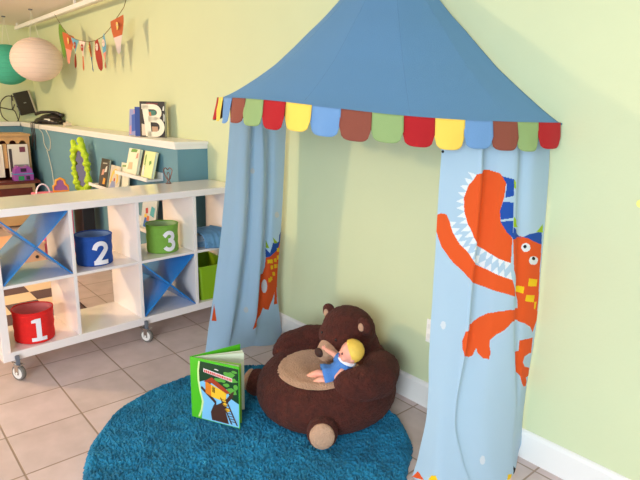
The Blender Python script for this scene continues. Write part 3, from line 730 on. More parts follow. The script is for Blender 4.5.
# head
head = blob('head', [((-.030, .155, .338), (.142, .120, .112)), ((-.030, .135, .300), (.148, .120, .10)), ((-.02, .20, .25), (.14, .09, .12)), ((-.030, .070, .318), (.105, .05, .035))], BROWN, bear, vox=.0065, it=5, fl=.007)
def ear(c, col, yaw):
    e = blob('ear', [(c, (.044, .022, .040)), (Vector(c)+Vector((0, .004, -.018)), (.036, .022, .03))], BROWN, head, vox=.0045, it=3, fl=.005)
    return e
ear((-.148, .125, .398), 0, 0); ear((.100, .135, .402), 0, 0)
b = B(); b.ell((-.147, .106, .394), (.018, .010, .020)); o = b.build('inner_ear', TAN, head, smooth=True); o['label'] = 'tan inner ear'
b = B(); b.ell((.099, .116, .398), (.018, .010, .020)); o = b.build('inner_ear', TAN, head, smooth=True); o['label'] = 'tan inner ear'
muz = blob('muzzle', [((-.028, .040, .262), (.066, .055, .052)), ((-.028, .020, .250), (.055, .05, .045))], TAN, head, vox=.005, it=4, fl=.004); muz['label'] = 'tan muzzle'
b = B(); b.ell((-.032, -.027, .260), (.028, .015, .022)); o = b.build('nose', NOSE, head, smooth=True)
EYE = mat('black_bead', (12, 10, 12), .12, coat=.6)
for x in (-.082, .024):
    b = B(); b.ell((x, .030, .330), .007); b.build('eye', EYE, head, smooth=True)

# ---------------------------------------------------------------- doll lying in the bear's lap
SKIN = mat('doll_vinyl', (240, 168, 146), .45, coat=.15, var=.02)
HAIR = mat('doll_hair', (240, 200, 84), .6, bump=.6, bscale=90, var=.06, vscale=40)
DRESS = mat('doll_dress', (74, 128, 200), .85, bump=.4, bscale=200, var=.08, vscale=30)
COLLAR = mat('doll_collar', (236, 236, 244), .8)
doll = empty('baby_doll', (-1.62, 1.54, .25), 'small blond doll in a blue dress lying in the bear chair, one arm raised', 'doll')
DL = doll.location; HC0 = Vector((-1.576, 1.582, .365)); KS = 1.16
def ds(p): return HC0+(Vector(p)-HC0)*KS
D = dict(hip=(-1.618, 1.530, .255), belly=(-1.606, 1.555, .282), chest=(-1.596, 1.572, .308), neck=(-1.588, 1.578, .334), headc=(-1.576, 1.582, .365))
def sk(name, verts, edges, radii, m, parent, lv=2):
    me = bpy.data.meshes.new(name); me.from_pydata([ds(v)-DL for v in verts], edges, []); me.materials.append(m)
    o = bpy.data.objects.new(name, me); COL.objects.link(o); o.parent = parent
    s_ = o.modifiers.new('skin', 'SKIN'); s_.use_smooth_shade = True
    for i, r in enumerate(radii):
        d = me.skin_vertices[0].data[i]; r = r*1.28; d.radius = (r, r) if not isinstance(r, tuple) else r; d.use_root = (i == 0)
    subsurf(o, lv); return o
V = [D['hip'], D['belly'], D['chest'], D['neck'], (-1.580, 1.580, .350), # 0-4
     (-1.640, 1.520, .258), (-1.668, 1.500, .268), (-1.694, 1.485, .248), (-1.716, 1.474, .236), (-1.730, 1.470, .246),   # near leg up 5-9
     (-1.604, 1.506, .252), (-1.628, 1.480, .262), (-1.650, 1.462, .240), (-1.664, 1.452, .228), (-1.672, 1.446, .240),  # other leg 10-14
     (-1.612, 1.562, .322), (-1.645, 1.558, .338), (-1.672, 1.556, .340), (-1.690, 1.553, .344),   # raised arm 15-18
     (-1.580, 1.556, .312), (-1.578, 1.528, .290), (-1.592, 1.508, .268), (-1.600, 1.500, .258)]   # other arm 19-22
E_ = [(0, 1), (1, 2), (2, 3), (3, 4), (0, 5), (5, 6), (6, 7), (7, 8), (8, 9), (0, 10), (10, 11), (11, 12), (12, 13), (13, 14), (2, 15), (15, 16), (16, 17), (17, 18), (2, 19), (19, 20), (20, 21), (21, 22)]
Rr = [.024, .027, .026, .012, .014, .017, .015, .013, .009, .007, .017, .015, .013, .009, .007, .012, .010, .0085, .008, .012, .010, .0085, .008]
body = sk('body', V, E_, Rr, SKIN, doll)
def hand(base, d, side, parent):
    base = ds(base); d = Vector(d).normalized(); s_ = Vector(side).normalized(); nrm = d.cross(s_)
    b = B(); b.ell(base-DL+d*.004, (.0075, .0065, .0045), 0, Matrix((s_, d, nrm)).transposed(), 12, 8)
    for k, (off, ln) in enumerate(((-.0055, .009), (-.0019, .0105), (.0019, .010), (.0055, .008))):
        p = base+s_*off+d*.008; b.tube([p-DL, p+d*ln*.5-DL, p+d*ln*.85-nrm*.002-DL, p+d*ln-nrm*.004-DL], [.0021, .0021, .0018, .001], 6)
    p = base+s_*.007+d*.002; b.tube([p-DL, p+s_*.004+d*.004-DL, p+s_*.005+d*.009-DL], [.0024, .0022, .0012], 6)
    return b.build('hand', SKIN, parent)
hand((-1.692, 1.553, .344), (-.9, -.1, .25), (.1, .3, 1), doll); hand((-1.600, 1.500, .256), (-.4, -.5, -.5), (.9, -.4, 0), doll)
# head with its face turned toward the bear's muzzle
hc = Vector(D['headc'])-DL; look = Vector((-.55, -.82, .12)).normalized(); upv = Vector((.35, -.1, 1)); upv = (upv-look*upv.dot(look)).normalized(); sd = look.cross(upv)
HM = Matrix((sd, look, upv)).transposed(); HM4 = HM.to_4x4(); HM4.translation = hc; HM4 = HM4 @ Matrix.Scale(1.3, 4)
def hp(x, y, z): return HM4 @ Vector((x, y, z))
b = B(); b.ell(hc, (.047, .048, .053), 0, HM, 32, 22)
for s_ in (-1, 1): b.ell(hp(s_*.016, .022, -.014), (.018, .017, .017), 0, HM, 16, 10); b.ell(hp(s_*.036, -.002, -.004), (.0065, .010, .013), 0, HM, 12, 8)
b.ell(hp(0, .037, -.005), (.006, .008, .006), 0, HM, 12, 8); b.ell(hp(0, .028, -.025), (.0155, .013, .012), 0, HM, 12, 8)
head_ = b.build('head', SKIN, doll, smooth=True); q = head_.modifiers.new('remesh', 'REMESH'); q.mode = 'VOXEL'; q.voxel_size = .0022; q.use_smooth_shade = True; q = head_.modifiers.new('soften', 'SMOOTH'); q.iterations = 4
LIP = mat('doll_lips', (206, 84, 84), .4)
b = B(); b.ell(hp(0, .0375, -.0195), (.0078, .0026, .003), 0, HM, 12, 8); b.build('mouth', LIP, head_, smooth=True)
for s_ in (-1, 1):
    b = B(); b.ell(hp(s_*.0145, .0335, .003), (.0055, .0032, .007), 0, HM, 12, 8); e = b.build('eye', mat('doll_eye_dark', (40, 28, 34), .2) if s_ < 0 else M.get('x') or bpy.data.materials['doll_eye_dark'], head_, smooth=True)
b = B(); t_ = bmesh.new(); bmesh.ops.create_uvsphere(t_, u_segments=40, v_segments=26, radius=1)
for v in t_.verts:
    n_ = noise.noise(v.co*9)*.03; v.co = v.co*(1+n_)
    y = v.co.y
    lim = .22+.55*max(0, v.co.z)
    if v.co.y > lim and v.co.z < .80: v.co.y = lim; v.co.x *= .93
for f in t_.faces: f.smooth = True
mm = HM4 @ Matrix.Translation((0, -.004, .006)) @ Matrix.Diagonal((.0395, .0405, .0405, 1)); b.merge(t_, 0, mm); b.build('hair', HAIR, doll)
# dress: bodice and flared skirt, sleeves, white collar
def tubepath(b, pts, rs, seg=28, wave=0, cap=True):
    b2 = B(); n = len(pts); rings = []; prev = None
    for i in range(n):
        p = Vector(pts[i]); d = (Vector(pts[min(i+1, n-1)])-Vector(pts[max(i-1, 0)])).normalized(); x = d.orthogonal().normalized() if prev is None else (prev-d*prev.dot(d)).normalized(); prev = x; y = d.cross(x)
        p = ds(p); RS = rs[i]*1.27
        rings.append([b.b.verts.new(p-DL+x*cos(2*pi*k/seg)*RS*(1+wave*sin(k*2*pi/seg*7)*(i/(n-1)))+y*sin(2*pi*k/seg)*RS*(1+wave*sin(k*2*pi/seg*7)*(i/(n-1)))) for k in range(seg)])
    for i in range(n-1):
        for k in range(seg): f = b.b.faces.new([rings[i][k], rings[i][(k+1) % seg], rings[i+1][(k+1) % seg], rings[i+1][k]]); f.smooth = True
b = B(); tubepath(b, [D['neck'], (-1.592, 1.576, .326), (-1.597, 1.571, .312), (-1.606, 1.556, .288), (-1.616, 1.538, .268), (-1.630, 1.516, .262), (-1.640, 1.500, .258)], [.016, .027, .032, .033, .038, .042, .045], wave=.07)
dr = b.build('dress', DRESS, doll); solid(dr, .0015, 1)
for p0, p1, r0, r1 in (((-1.604, 1.568, .320), (-1.634, 1.560, .332), .018, .016), ((-1.586, 1.563, .316), (-1.578, 1.540, .300), .018, .016)):
    b = B(); p0 = Vector(p0); p1 = Vector(p1); tubepath(b, [p0, p0.lerp(p1, .5), p1], [r0, r0*1.08, r1], 18); q = b.build('sleeve', DRESS, doll); solid(q, .0012, 1)
b = B(); nd = (Vector(D['neck'])-Vector(D['chest'])).normalized(); q = nd.to_track_quat('Z', 'Y').to_matrix()
t_ = B(); t_.lathe([(.0165, .004), (.030, -.002), (.034, -.008), (.031, -.009), (.016, .001)], (0, 0, 0), 28, 0, True)
mm = Matrix.Translation(ds(D['neck'])-DL) @ q.to_4x4() @ Matrix.Scale(1.3, 4); b.merge(t_.b, 0, mm); b.build('collar', COLLAR, doll)
# ---------------------------------------------------------------- green picture book standing open
bk = empty('picture_book', (-2.055, 1.055, .0245), 'green picture book with a treehouse cover, standing open on the teal rug', 'book')
BL = bk.location; HB = .297
GRN = mat('book_green', (84, 190, 32), .35, coat=.3); DGR = mat('leaf_dark_green', (22, 62, 30), .4, coat=.3); LGR = mat('leaf_light_green', (96, 168, 62), .4, coat=.3)
SKY = mat('cover_sky_blue', (130, 196, 238), .4, coat=.3); BRK = mat('cover_trunk_brown', (76, 44, 32), .4, coat=.3); ORG = mat('cover_house_orange', (226, 128, 30), .4); RED = mat('cover_roof_red', (168, 60, 30), .4); YEL = mat('cover_yellow', (250, 196, 50), .4)
PAPER = mat('page_paper', (226, 232, 206), .7); CREAM = mat('cover_pale_edge', (214, 236, 160), .4); TITLE = mat('title_red', (214, 66, 60), .4); TWH = mat('title_white', (240, 230, 226), .4)
v1 = (Vector((-1.835, 1.168, 0))-Vector((-2.055, 1.055, 0))); WB = v1.length; v1.normalize()
v2 = (Vector((-2.030, 1.300, 0))-Vector((-2.055, 1.055, 0))).normalized()
def bmx(d, off=0, tilt=0):
    n_ = d.cross(Vector((0, 0, 1)))
    m = Matrix((d, Vector((0, 0, 1)), n_)).transposed().to_4x4(); m.translation = n_*off; return m
front = bmx(v1)    # z axis of this frame points to the camera side
b = B(); b.box((0, 0, 0), (WB, HB, .0025), 0, .0008, front); fc = b.build('front_cover', GRN, bk)
b = B(); b.box((0, 0, -.0025), (WB*.99, HB, 0), 0, .0008, bmx(v2)); b.build('back_cover', GRN, bk)
b = B(); b.box((-.004, 0, -.004), (.003, HB, .0028), 0, .001, front); b.build('spine', GRN, bk)
for k, (f_, tw) in enumerate(((.08, .95), (.16, .96), (.62, .955), (.72, .95))):
    d = (v1*(1-f_)+v2*f_).normalized(); b = B(); b.box((.003, .004, -.004), (WB*tw, HB-.005, -.001), 0, 0, bmx(d)); b.build('page_block', PAPER if k != 1 else mat('page_green_tint', (150, 196, 80), .7), bk)
def flat(parent, polys, z, name):
    mats_ = []; b = B()
    for m, P in polys:
        if m not in mats_: mats_.append(m)
        b.b.faces.new([b.b.verts.new(front @ Vector((x*WB, y*HB, z))) for x, y in P]).material_index = mats_.index(m)
    o = b.build(name, mats_, parent, recalc=False); return o
def blobpoly(cx, cy, rx, ry, n, seed, amp=.25):
    r = random.Random(seed); return [(cx+rx*cos(2*pi*i/n)*(1+r.uniform(-amp, amp)), cy+ry*sin(2*pi*i/n)*(1+r.uniform(-amp, amp))) for i in range(n)]
edge = [(.16, .0+.03), (.22, .16), (.25, .3), (.2, .48), (.17, .64), (.17, .8), (.2, .96)]
flat(fc, [(SKY, [(.2, .01), (.985, .01), (.985, .96), (.2, .96), (.17, .8), (.17, .64), (.2, .48), (.25, .3), (.22, .16)])], .0028, 'cover_picture')
flat(fc, [(CREAM, [(x-.035*(1 if i else 1), y) for i, (x, y) in enumerate(edge)]+[(x+.004, y) for x, y in edge[::-1]])], .0030, 'cover_picture')
flat(fc, [(DGR, [(.2, .96), (.17, .8), (.175, .62), (.28, .66), (.36, .60), (.46, .66), (.55, .60), (.66, .56), (.74, .60), (.82, .46), (.92, .42), (.985, .40), (.985, .96)])], .0031, 'cover_picture')
fl_ = [(LGR, blobpoly(.8, .84, .12, .045, 14, 1)), (LGR, blobpoly(.86, .76, .10, .04, 12, 2)), (LGR, blobpoly(.62, .72, .12, .03, 13, 3)), (LGR, blobpoly(.84, .58, .11, .05, 12, 4)), (LGR, blobpoly(.74, .66, .06, .03, 9, 5)), (LGR, blobpoly(.9, .9, .06, .02, 9, 6)), (LGR, blobpoly(.93, .66, .05, .05, 9, 8))]
flat(fc, fl_, .0033, 'cover_picture')
flat(fc, [(BRK, [(.42, .03), (.40, .16), (.46, .28), (.52, .36), (.44, .42), (.22, .56), (.2, .52), (.36, .42), (.52, .30), (.6, .34), (.72, .42), (.84, .56), (.9, .6), (.86, .48), (.74, .36), (.72, .2), (.78, .03)])], .0035, 'cover_picture')
flat(fc, [(ORG, [(.30, .46), (.30, .66), (.42, .62), (.42, .42)]), (YEL, [(.42, .42), (.42, .62), (.74, .54), (.72, .38)]), (RED, [(.26, .64), (.44, .74), (.82, .55), (.74, .52), (.42, .65)]), (BRK, [(.44, .50), (.44, .60), (.50, .58), (.50, .49)])], .0038, 'cover_picture')
lad = []
for q in (0, .11): lad.append((BRK, [(.60+q, .44), (.625+q, .44), (.85+q, .04), (.82+q, .04)]))
for k in range(9): f_ = k/9; x = .61+.22*f_; y = .42-.37*f_; lad.append((BRK, [(x, y), (x+.115, y), (x+.115, y-.012), (x, y-.012)]))
for k, (x, y) in enumerate(((.63, .42), (.68, .34), (.73, .26), (.66, .50))): lad.append((YEL, blobpoly(x+.02, y, .05, .03, 8, 20+k, .15)))
flat(fc, lad, .0041, 'cover_picture')
tt_ = [(TWH, [(.27, .86), (.27, .80), (.86, .735), (.86, .795)])]
flat(fc, tt_, .0043, 'title')
ti = []; r = random.Random(5); x = .285
while x < .83:
    w_ = r.uniform(.018, .034); y = .822-(x-.27)*.105
    ti.append((TITLE, [(x, y-.018), (x+w_, y-.02), (x+w_, y+.022), (x, y+.022)])); x += w_+.008
flat(fc, ti, .0045, 'title')
flat(fc, [(TWH, [(.5, .875), (.58, .868), (.585, .882), (.54, .892), (.5, .888)])], .0045, 'title')
# ---------------------------------------------------------------- wall bits at the right
b = B(); b.box((-1.486, YW-.006, .335), (-1.425, YW, .45), 0, .002); o = b.build('wall_plate', mat('outlet_plastic', (244, 240, 236), .35)); tag(o, 'white electrical outlet plate on the green wall, partly behind the monster curtain', 'outlet')
for z in (.368, .415):
    b = B(); b.box((-1.478, YW-.0075, z-.012), (-1.442, YW-.005, z+.012), 0, .002); s_ = b.build('socket', mat('socket_white', (232, 228, 224), .35) if z < .4 else bpy.data.materials['socket_white'], o)
b = B(); b.cyl((-.652, YW-.004, 1.122), (-.652, YW, 1.122), .014, seg=24); o = b.build('wall_sticker', mat('sticker_yellow', (236, 240, 130), .5)); tag(o, 'small round yellow sticker on the pale green wall at the right', 'sticker')

# ---------------------------------------------------------------- paper lanterns
def lantern(c, r, rz, hook, col, label, flat_=0):
    t = empty('paper_lantern', c, label, 'lantern', 'paper lanterns hanging from the ceiling')
    m = mat('lantern_paper_'+str(int(col[0])), col, .8, var=.03, vscale=8, trans=.25)
    b = B(); prof = []; n = 120
    for i in range(n+1):
        a = -pi/2+pi*i/n; a *= .965
        rib = .006*r*abs(sin(a*26))
        prof.append((r*cos(a)*1.0-rib*2, rz*sin(a)))
    b.lathe(prof, (0, 0, 0), 48)
    o = b.build('shade', m, t)
    b = B()
    for k in range(-6, 7):
        a = pi/2*.93*k/6.5; b.tube([((r*cos(a)+.0005)*cos(q*2*pi/40), (r*cos(a)+.0005)*sin(q*2*pi/40), rz*sin(a)) for q in range(40)], .0012, 5, 0, True)
    b.build('wire_rib', mat('lantern_wire_'+str(int(col[0])), tuple(int(v*.9) for v in col), .6), t)
    b = B(); h = Vector(hook)-Vector(c); w_ = mat('white_string', (224, 222, 210), .7) if 'white_string' not in bpy.data.materials else bpy.data.materials['white_string']
    for s_ in (-1, 1): b.tube([h, Vector((.045*s_, .03*s_, rz*.97))], .0022, 6)
    b.build('string', w_, t)
    b = B(); b.cyl(h, h+Vector((0, 0, ZC-hook[2])), .02, .02); b.build('ceiling_hook', bpy.data.materials['grey_plastic'], t)
    return t
lantern((-6.34, 1.655, 1.825), .246, .215, (-6.36, 1.645, 2.300), (246, 228, 220), 'round white paper lantern hanging from the ceiling in front of the green one')
lantern((-7.09, 1.55, 1.800), .235, .215, (-7.11, 1.56, 2.300), (84, 196, 170), 'round green paper lantern hanging from the ceiling behind the white one')

# ---------------------------------------------------------------- bunting
bt = empty('bunting', (-5.2, 1.785, 2.0), 'string of eight printed pennant flags hung below the ceiling above the half wall', 'bunting')
TL = bt.location
CP = {'gr': (110, 150, 50), 'or': (206, 104, 56), 'lb': (110, 176, 206), 'wh': (236, 214, 204), 'rd': (176, 62, 44), 'bl': (58, 110, 186), 'pk': (232, 150, 130), 'yl': (244, 214, 120), 'dk': (60, 36, 30)}
CM = {k: mat('pennant_'+k, v, .75, trans=.15) for k, v in CP.items()}
SP = [Vector(p)+Vector((.04, 0, 0 if p[2] > 2.2 else -.045)) for p in ((-6.10, 1.785, 2.245), (-5.86, 1.785, 2.13), (-5.74, 1.785, 2.075), (-5.55, 1.785, 2.02), (-5.37, 1.785, 1.992), (-5.20, 1.785, 1.972), (-5.03, 1.785, 1.972), (-4.87, 1.785, 1.99), (-4.70, 1.785, 2.04), (-4.54, 1.785, 2.105), (-4.39, 1.785, 2.165), (-4.28, 1.785, 2.232))]
b = B(); b.tube([p-TL for p in SP], .003, 6); b.build('cord', mat('bunting_cord', (120, 110, 70), .8), bt)
fl = [(-5.86, 'gr', 'gr', 8), (-5.70, 'or', 'pk', 10), (-5.52, 'lb', 'rd', -8), (-5.33, 'wh', 'or', 5), (-5.15, 'or', 'bl', -6), (-4.98, 'rd', 'rd', 12), (-4.81, 'lb', 'pk', -10), (-4.50, 'or', 'wh', 14)]
def zs_at(x):
    for p, q in zip(SP, SP[1:]):
        if p.x <= x <= q.x: return p.z+(q.z-p.z)*(x-p.x)/(q.x-p.x)
    return 2.1
for k, (x, c1_, c2_, tw) in enumerate(fl):
    w_ = .125 if k < 7 else .115; h_ = .25
    zl = zs_at(x-w_/2)-.002; zr = zs_at(x+w_/2)-.002; tip = Vector((x+.012*((k % 3)-1)+(.03 if k == 7 else 0), 1.785-.02*sin(k), min(zl, zr)-h_))
    b = B(); n = 12
    def P(a, s): # a across 0..1, s down 0..1
        top = Vector((x-w_/2+w_*a, 1.785, zl+(zr-zl)*a)); q = top.lerp(tip, s); q.y += .012*sin(s*3+k)*(1-s)*(a-.5)*4+radians(tw)*(a-.5)*w_*(1+s*0); return q-TL
    for i in range(n):
        for j in range(n):
            s0, s1 = j/n, (j+1)/n
            f_ = b.face([P(i/n, s0), P((i+1)/n, s0), P((i+1)/n, s1), P(i/n, s1)] if j < n-1 else [P(i/n, s0), P((i+1)/n, s0), tip-TL]); f_.material_index = 0 if j < 6 else 1
    o = b.build('pennant', [CM[c1_], CM[c2_]], bt, weld=True); solid(o, .0015, 0)
    # a simple printed face on each flag: patch, eyes
    if k != 0:
        f0 = P(.5, .22); dY = Vector((0, -.004, 0)); b = B()
        b.cyl(f0+dY, f0+dY+Vector((0, -.0015, 0)), .030, seg=18, mi=0)
        for ex in (-.013, .013): b.cyl(f0+dY*1.2+Vector((ex, 0, .006)), f0+dY*1.6+Vector((ex, 0, .006)), .008, seg=10, mi=1); b.cyl(f0+dY*1.6+Vector((ex, 0, .006)), f0+dY*1.8+Vector((ex, 0, .006)), .0035, seg=8, mi=2)
        b.build('printed_face', [CM['yl' if k in (1, 4, 7) else 'rd' if k in (2, 3) else 'wh'], CM['wh'], CM['dk']], o)

# ---------------------------------------------------------------- things on the half wall's ledge
ZL = 1.1605
def book_box(name, c, d, w, h, t, lean, cover, label, cat='book', group=None, pages=True, skew=0):
    """c = bottom centre of the front face, d = direction along its width; thickness goes behind"""
    o = empty(name, c, label, cat, group); d = Vector(d).normalized(); n_ = Vector((-d.y, d.x, 0))   # n_ points away from camera
    if n_.dot(Vector((c[0], c[1], 0))) < 0: n_ = -n_
    upv_ = (Vector((0, 0, 1))*cos(lean)+n_*sin(lean)+d*skew).normalized(); nn = d.cross(upv_)
    if nn.dot(n_) < 0: nn = -nn
    m = Matrix((d, upv_, nn)).transposed().to_4x4()
    z0 = max(0, t*sin(lean)) + abs(skew)*w/2
    m.translation = (0, 0, z0)
    b = B(); b.box((-w/2, 0, 0), (w/2, h, .002), 0, .0006, m); b.box((-w/2, 0, t-.002), (w/2, h, t), 0, .0006, m); b.box((-w/2, 0, .002), (-w/2+.002, h, t-.002), 0, 0, m)
    cv = b.build('cover', cover, o)
    b = B(); b.box((-w/2+.0025, .003, .002), (w/2-.003, h-.003, t-.002), 0, 0, m); b.build('pages', bpy.data.materials['page_paper'], o)
    return o, cv, m
def art(parent, m, polys, z=-.0008, name='cover_picture'):
    mats_ = []; b = B()
    for mm_, P in polys:
        if mm_ not in mats_: mats_.append(mm_)
        b.b.faces.new([b.b.verts.new(m @ Vector((x, y, z))) for x, y in P]).material_index = mats_.index(mm_); z -= .00025
    return b.build(name, mats_, parent, recalc=False)
def C_(name, c, rough=.45): return bpy.data.materials.get(name) or mat(name, c, rough, coat=.2)
dB = Vector((.79, .60, 0)).normalized(); cB = Vector((-4.085, 1.845, ZL))
o, cv, m = book_box('picture_book', cB, dB, .212, .268, .022, radians(3), C_('cover_black', (44, 36, 34)), 'black picture book with a large white letter B, on the half wall ledge')
art(cv, m, [(C_('p_dark_red', (120, 50, 46)), [(-.04, .235), (.04, .235), (.05, .255), (-.05, .258)]), (C_('p_teal', (60, 120, 104)), [(-.03, .15), (.03, .15), (.03, .20), (-.03, .20)]), (C_('p_orange', (214, 120, 60)), [(-.035, .15), (-.005, .15), (-.012, .19), (-.035, .19)]), (C_('p_grey', (176, 176, 170)), [(.09, .12), (.104, .12), (.104, .17), (.09, .18)]), (C_('p_white', (226, 224, 214)), [(.085, .2), (.100, .2), (.100, .235), (.09, .23)]), (C_('p_cream', (216, 200, 176)), [(-.09, .01), (-.04, .01), (-.05, .09), (-.09, .10)]), (C_('p_tan', (190, 150, 120)), [(.0, .02), (.05, .03), (.045, .08), (-.005, .08)])])
BW = C_('p_letter_white', (240, 232, 210))
b = B()
def lp(P, z=-.004): b.b.faces.new([b.b.verts.new(m @ Vector((x, y, z))) for x, y in P])
for Q in stroke([(-.060, .238), (-.050, .17), (-.040, .11), (-.030, .006)], .050)+stroke([(-.088, .228), (.01, .228)]+[(.012+.048*cos(radians(a)), .185+.042*sin(radians(a))) for a in range(80, -81, -16)]+[(-.03, .138)], .038)+stroke([(-.03, .132), (.02, .132)]+[(.028+.054*cos(radians(a)), .076+.055*sin(radians(a))) for a in range(80, -81, -16)]+[(-.04, .020)], .040): lp([(q.x, q.y) for q in Q])
oo = b.build('letter', BW, cv, weld=False); solid(oo, .002, 0)
d2 = Vector((.5, .866, 0)).normalized()
o, cv, m = book_box('picture_book', Vector((-4.245, 1.815, ZL)), Vector((.66, .75, 0)), .080, .225, .012, radians(4), C_('cover_deep_blue', (30, 66, 150)), 'dark blue book on the ledge, directly behind the left edge of the letter B book', group=None)
o, cv, m = book_box('picture_book', Vector((-4.330, 1.800, ZL)), Vector((.66, .75, 0)), .085, .205, .010, radians(4), C_('cover_lilac', (160, 160, 200)), 'pale blue and pink book on the ledge, leftmost of the books beside the letter B', skew=.06)
art(cv, m, [(C_('p_blue_script', (70, 100, 180)), [(-.02, .03), (.025, .04), (.02, .17), (-.025, .16)]), (C_('p_pink', (220, 160, 170)), [(-.038, .01), (-.022, .01), (-.026, .08), (-.038, .07)]), (C_('p_pink', (220, 160, 170)), [(-.01, .17), (.02, .18), (.02, .195), (-.01, .195)])])
# phone / speaker with cords
ph = empty('desk_phone', (-6.83, 1.855, ZL), 'black desk phone with a white label, on the ledge near the room corner', 'phone', rz=radians(35)); ph.scale = (1.25, 1.25, 1.3)
BLK = mat('black_plastic', (34, 24, 22), .35, coat=.2)
b = B(); b.ell((0, 0, .03), (.15, .07, .035), 0, None, 28, 14); b.ell((.02, 0, .055), (.11, .05, .035)); b.box((-.12, -.06, 0), (.13, .06, .03), 0, .01)
o = b.build('body', BLK, ph); q = o.modifiers.new('r', 'REMESH'); q.mode = 'VOXEL'; q.voxel_size = .006; q.use_smooth_shade = True
b = B(); b.box((.0, -.066, .030), (.06, -.0575, .048), 0, .001); b.build('label', mat('label_white', (220, 216, 204), .5), ph)
b = B(); b.tube([(-.14, .0, .085), (-.08, 0, .10), (0, 0, .104), (.08, 0, .10), (.15, .0, .075)], [.016, .014, .012, .014, .018], 10); b.build('handset', BLK, ph)
b = B()
for k, (x, z) in enumerate(((-.10, -.20), (-.06, -.16), (-.02, -.22))):
    Mi = Matrix.Rotation(radians(-35), 3, 'Z'); e_ = Mi @ (Vector((-6.92+.05*k, 1.722, 0))-Vector((ph.location.x, ph.location.y, 0)))
    b.tube([(x, -.05, .02), (e_.x, e_.y, .012), (e_.x, e_.y-.004, -.03), (e_.x+.002, e_.y, -.10), (e_.x-.01, e_.y, z)], .005, 6)
b.build('cord', BLK, ph)
o = B(); o.box((-6.36, 1.86, ZL), (-6.28, 1.93, ZL+.035), 0, .01); o.cyl((-6.32, 1.895, ZL+.034), (-6.32, 1.895, ZL+.05), .012); q = o.build('tape_dispenser', mat('beige_plastic', (222, 206, 186), .4)); tag(q, 'small pale beige dispenser on the ledge right of the black phone', 'dispenser')
# black device on the left wall with looping cables
dv = empty('wall_router', (XL+.05, 1.86, 1.39), 'black rectangular device with a silver edge, tilted on the wall under the paper lanterns', 'router')
RM = Matrix.Rotation(radians(14), 4, 'X')
b = B(); b.box((.0, -.10, -.14), (.035, .075, .14), 0, .006, RM); b.build('casing', BLK, dv)
b = B(); b.box((.0, .0755, -.14), (.036, .097, .14), 0, .004, RM); b.build('edge_trim', mat('silver_plastic', (180, 172, 150), .35, .3), dv)
b = B(); b.box((.0352, -.02, -.005), (.0362, .01, .008), 0, 0, RM); b.build('logo', mat('logo_grey', (130, 130, 130), .4), dv)
b = B(); b.box((-.05, -.03, -.03), (.0, .03, .03), 0, .003, RM); b.build('bracket', BLK, dv)
DLc = dv.location
for name, pts in (('cable', [(.04, -.09, .06), (.02, -.20, .075), (.015, -.28, -.02), (.012, -.27, -.17), (.012, -.18, -.245), (.012, -.10, -.22), (.012, -.07, -.10), (.02, -.10, -.04)]), ('cable', [(.03, -.30, -.06), (.015, -.20, -.08), (.012, -.13, -.10), (.012, -.10, -.20), (.014, -.08, -.30), (.012, -.07, -.40)]), ('cable', [(.03, -.14, .02), (.012, -.145, .09), (.012, -.15, -.08), (.012, -.12, -.02)])):
    b = B(); P = [Vector(p) for p in pts]; Q = []
    for i in range(len(P)-1):
        g = lambda j: P[min(max(j, 0), len(P)-1)]
        for s_ in range(6):
            t_ = s_/6; Q.append(Vector(tuple(crm(g(i-1)[a], g(i)[a], g(i+1)[a], g(i+2)[a], t_) for a in range(3))))
    Q.append(P[-1]); b.tube(Q, .006, 6); b.build(name, BLK, dv)
# thin white cable hanging down the teal wall
def spline(P, n=8):
    P = [Vector(p) for p in P]; Q = []; g = lambda j: P[min(max(j, 0), len(P)-1)]
    for i in range(len(P)-1):
        for s_ in range(n): Q.append(Vector(tuple(crm(g(i-1)[a], g(i)[a], g(i+1)[a], g(i+2)[a], s_/n) for a in range(3))))
    Q.append(P[-1]); return Q
b = B(); yy = PY-.008
b.tube(spline([(-6.77, yy-.03, 1.165), (-6.77, yy-.035, 1.12), (-6.77, yy, 1.06), (-6.73, yy, .94), (-6.60, yy, .885), (-6.52, yy, .92), (-6.50, yy, 1.02), (-6.53, yy-.03, 1.12)]), .005, 6)
b.tube(spline([(-6.62, yy-.01, .885), (-6.56, yy-.01, .80), (-6.50, yy-.01, .68), (-6.47, yy-.01, .50), (-6.47, yy-.01, .25), (-6.46, yy-.015, .006)]), .005, 6)
o = b.build('white_cable', mat('cable_white', (200, 198, 184), .5)); tag(o, 'thin white cable looping down the teal half wall from the ledge', 'cable')

# ---------------------------------------------------------------- picture ledges with books
def picture_ledge(x0, x1, z, label):
    t = empty('picture_ledge', (x0, PY, z), label, 'ledge', 'white picture ledges on the half wall')
    for nm, lo, hi in (('base', (0, -.115, -.015), (x1-x0, 0, 0)), ('lip', (0, -.127, -.015), (x1-x0, -.1155, .012)), ('back_rail', (0, -.012, 0), (x1-x0, 0, .045))):
        b = B(); b.box(lo, hi, 0, .001); b.build(nm, WHITE, t)
picture_ledge(-4.36, -3.76, .878, 'highest of the white picture ledges, holding two pale books')
picture_ledge(-5.00, -4.20, .710, 'white picture ledge on the teal half wall holding the dark book')
picture_ledge(-4.32, -3.62, .490, 'lowest white picture ledge, seen through the cell above the green basket')
X1 = (1, 0, 0)
def lbook(xc, w, h, z, yb, lean, cov, label, arts, t=.012):
    o, cv, m = book_box('picture_book', Vector((xc, yb, z+.0005)), X1, w, h, t, lean, cov, label)
    if arts: art(cv, m, arts)
    return o
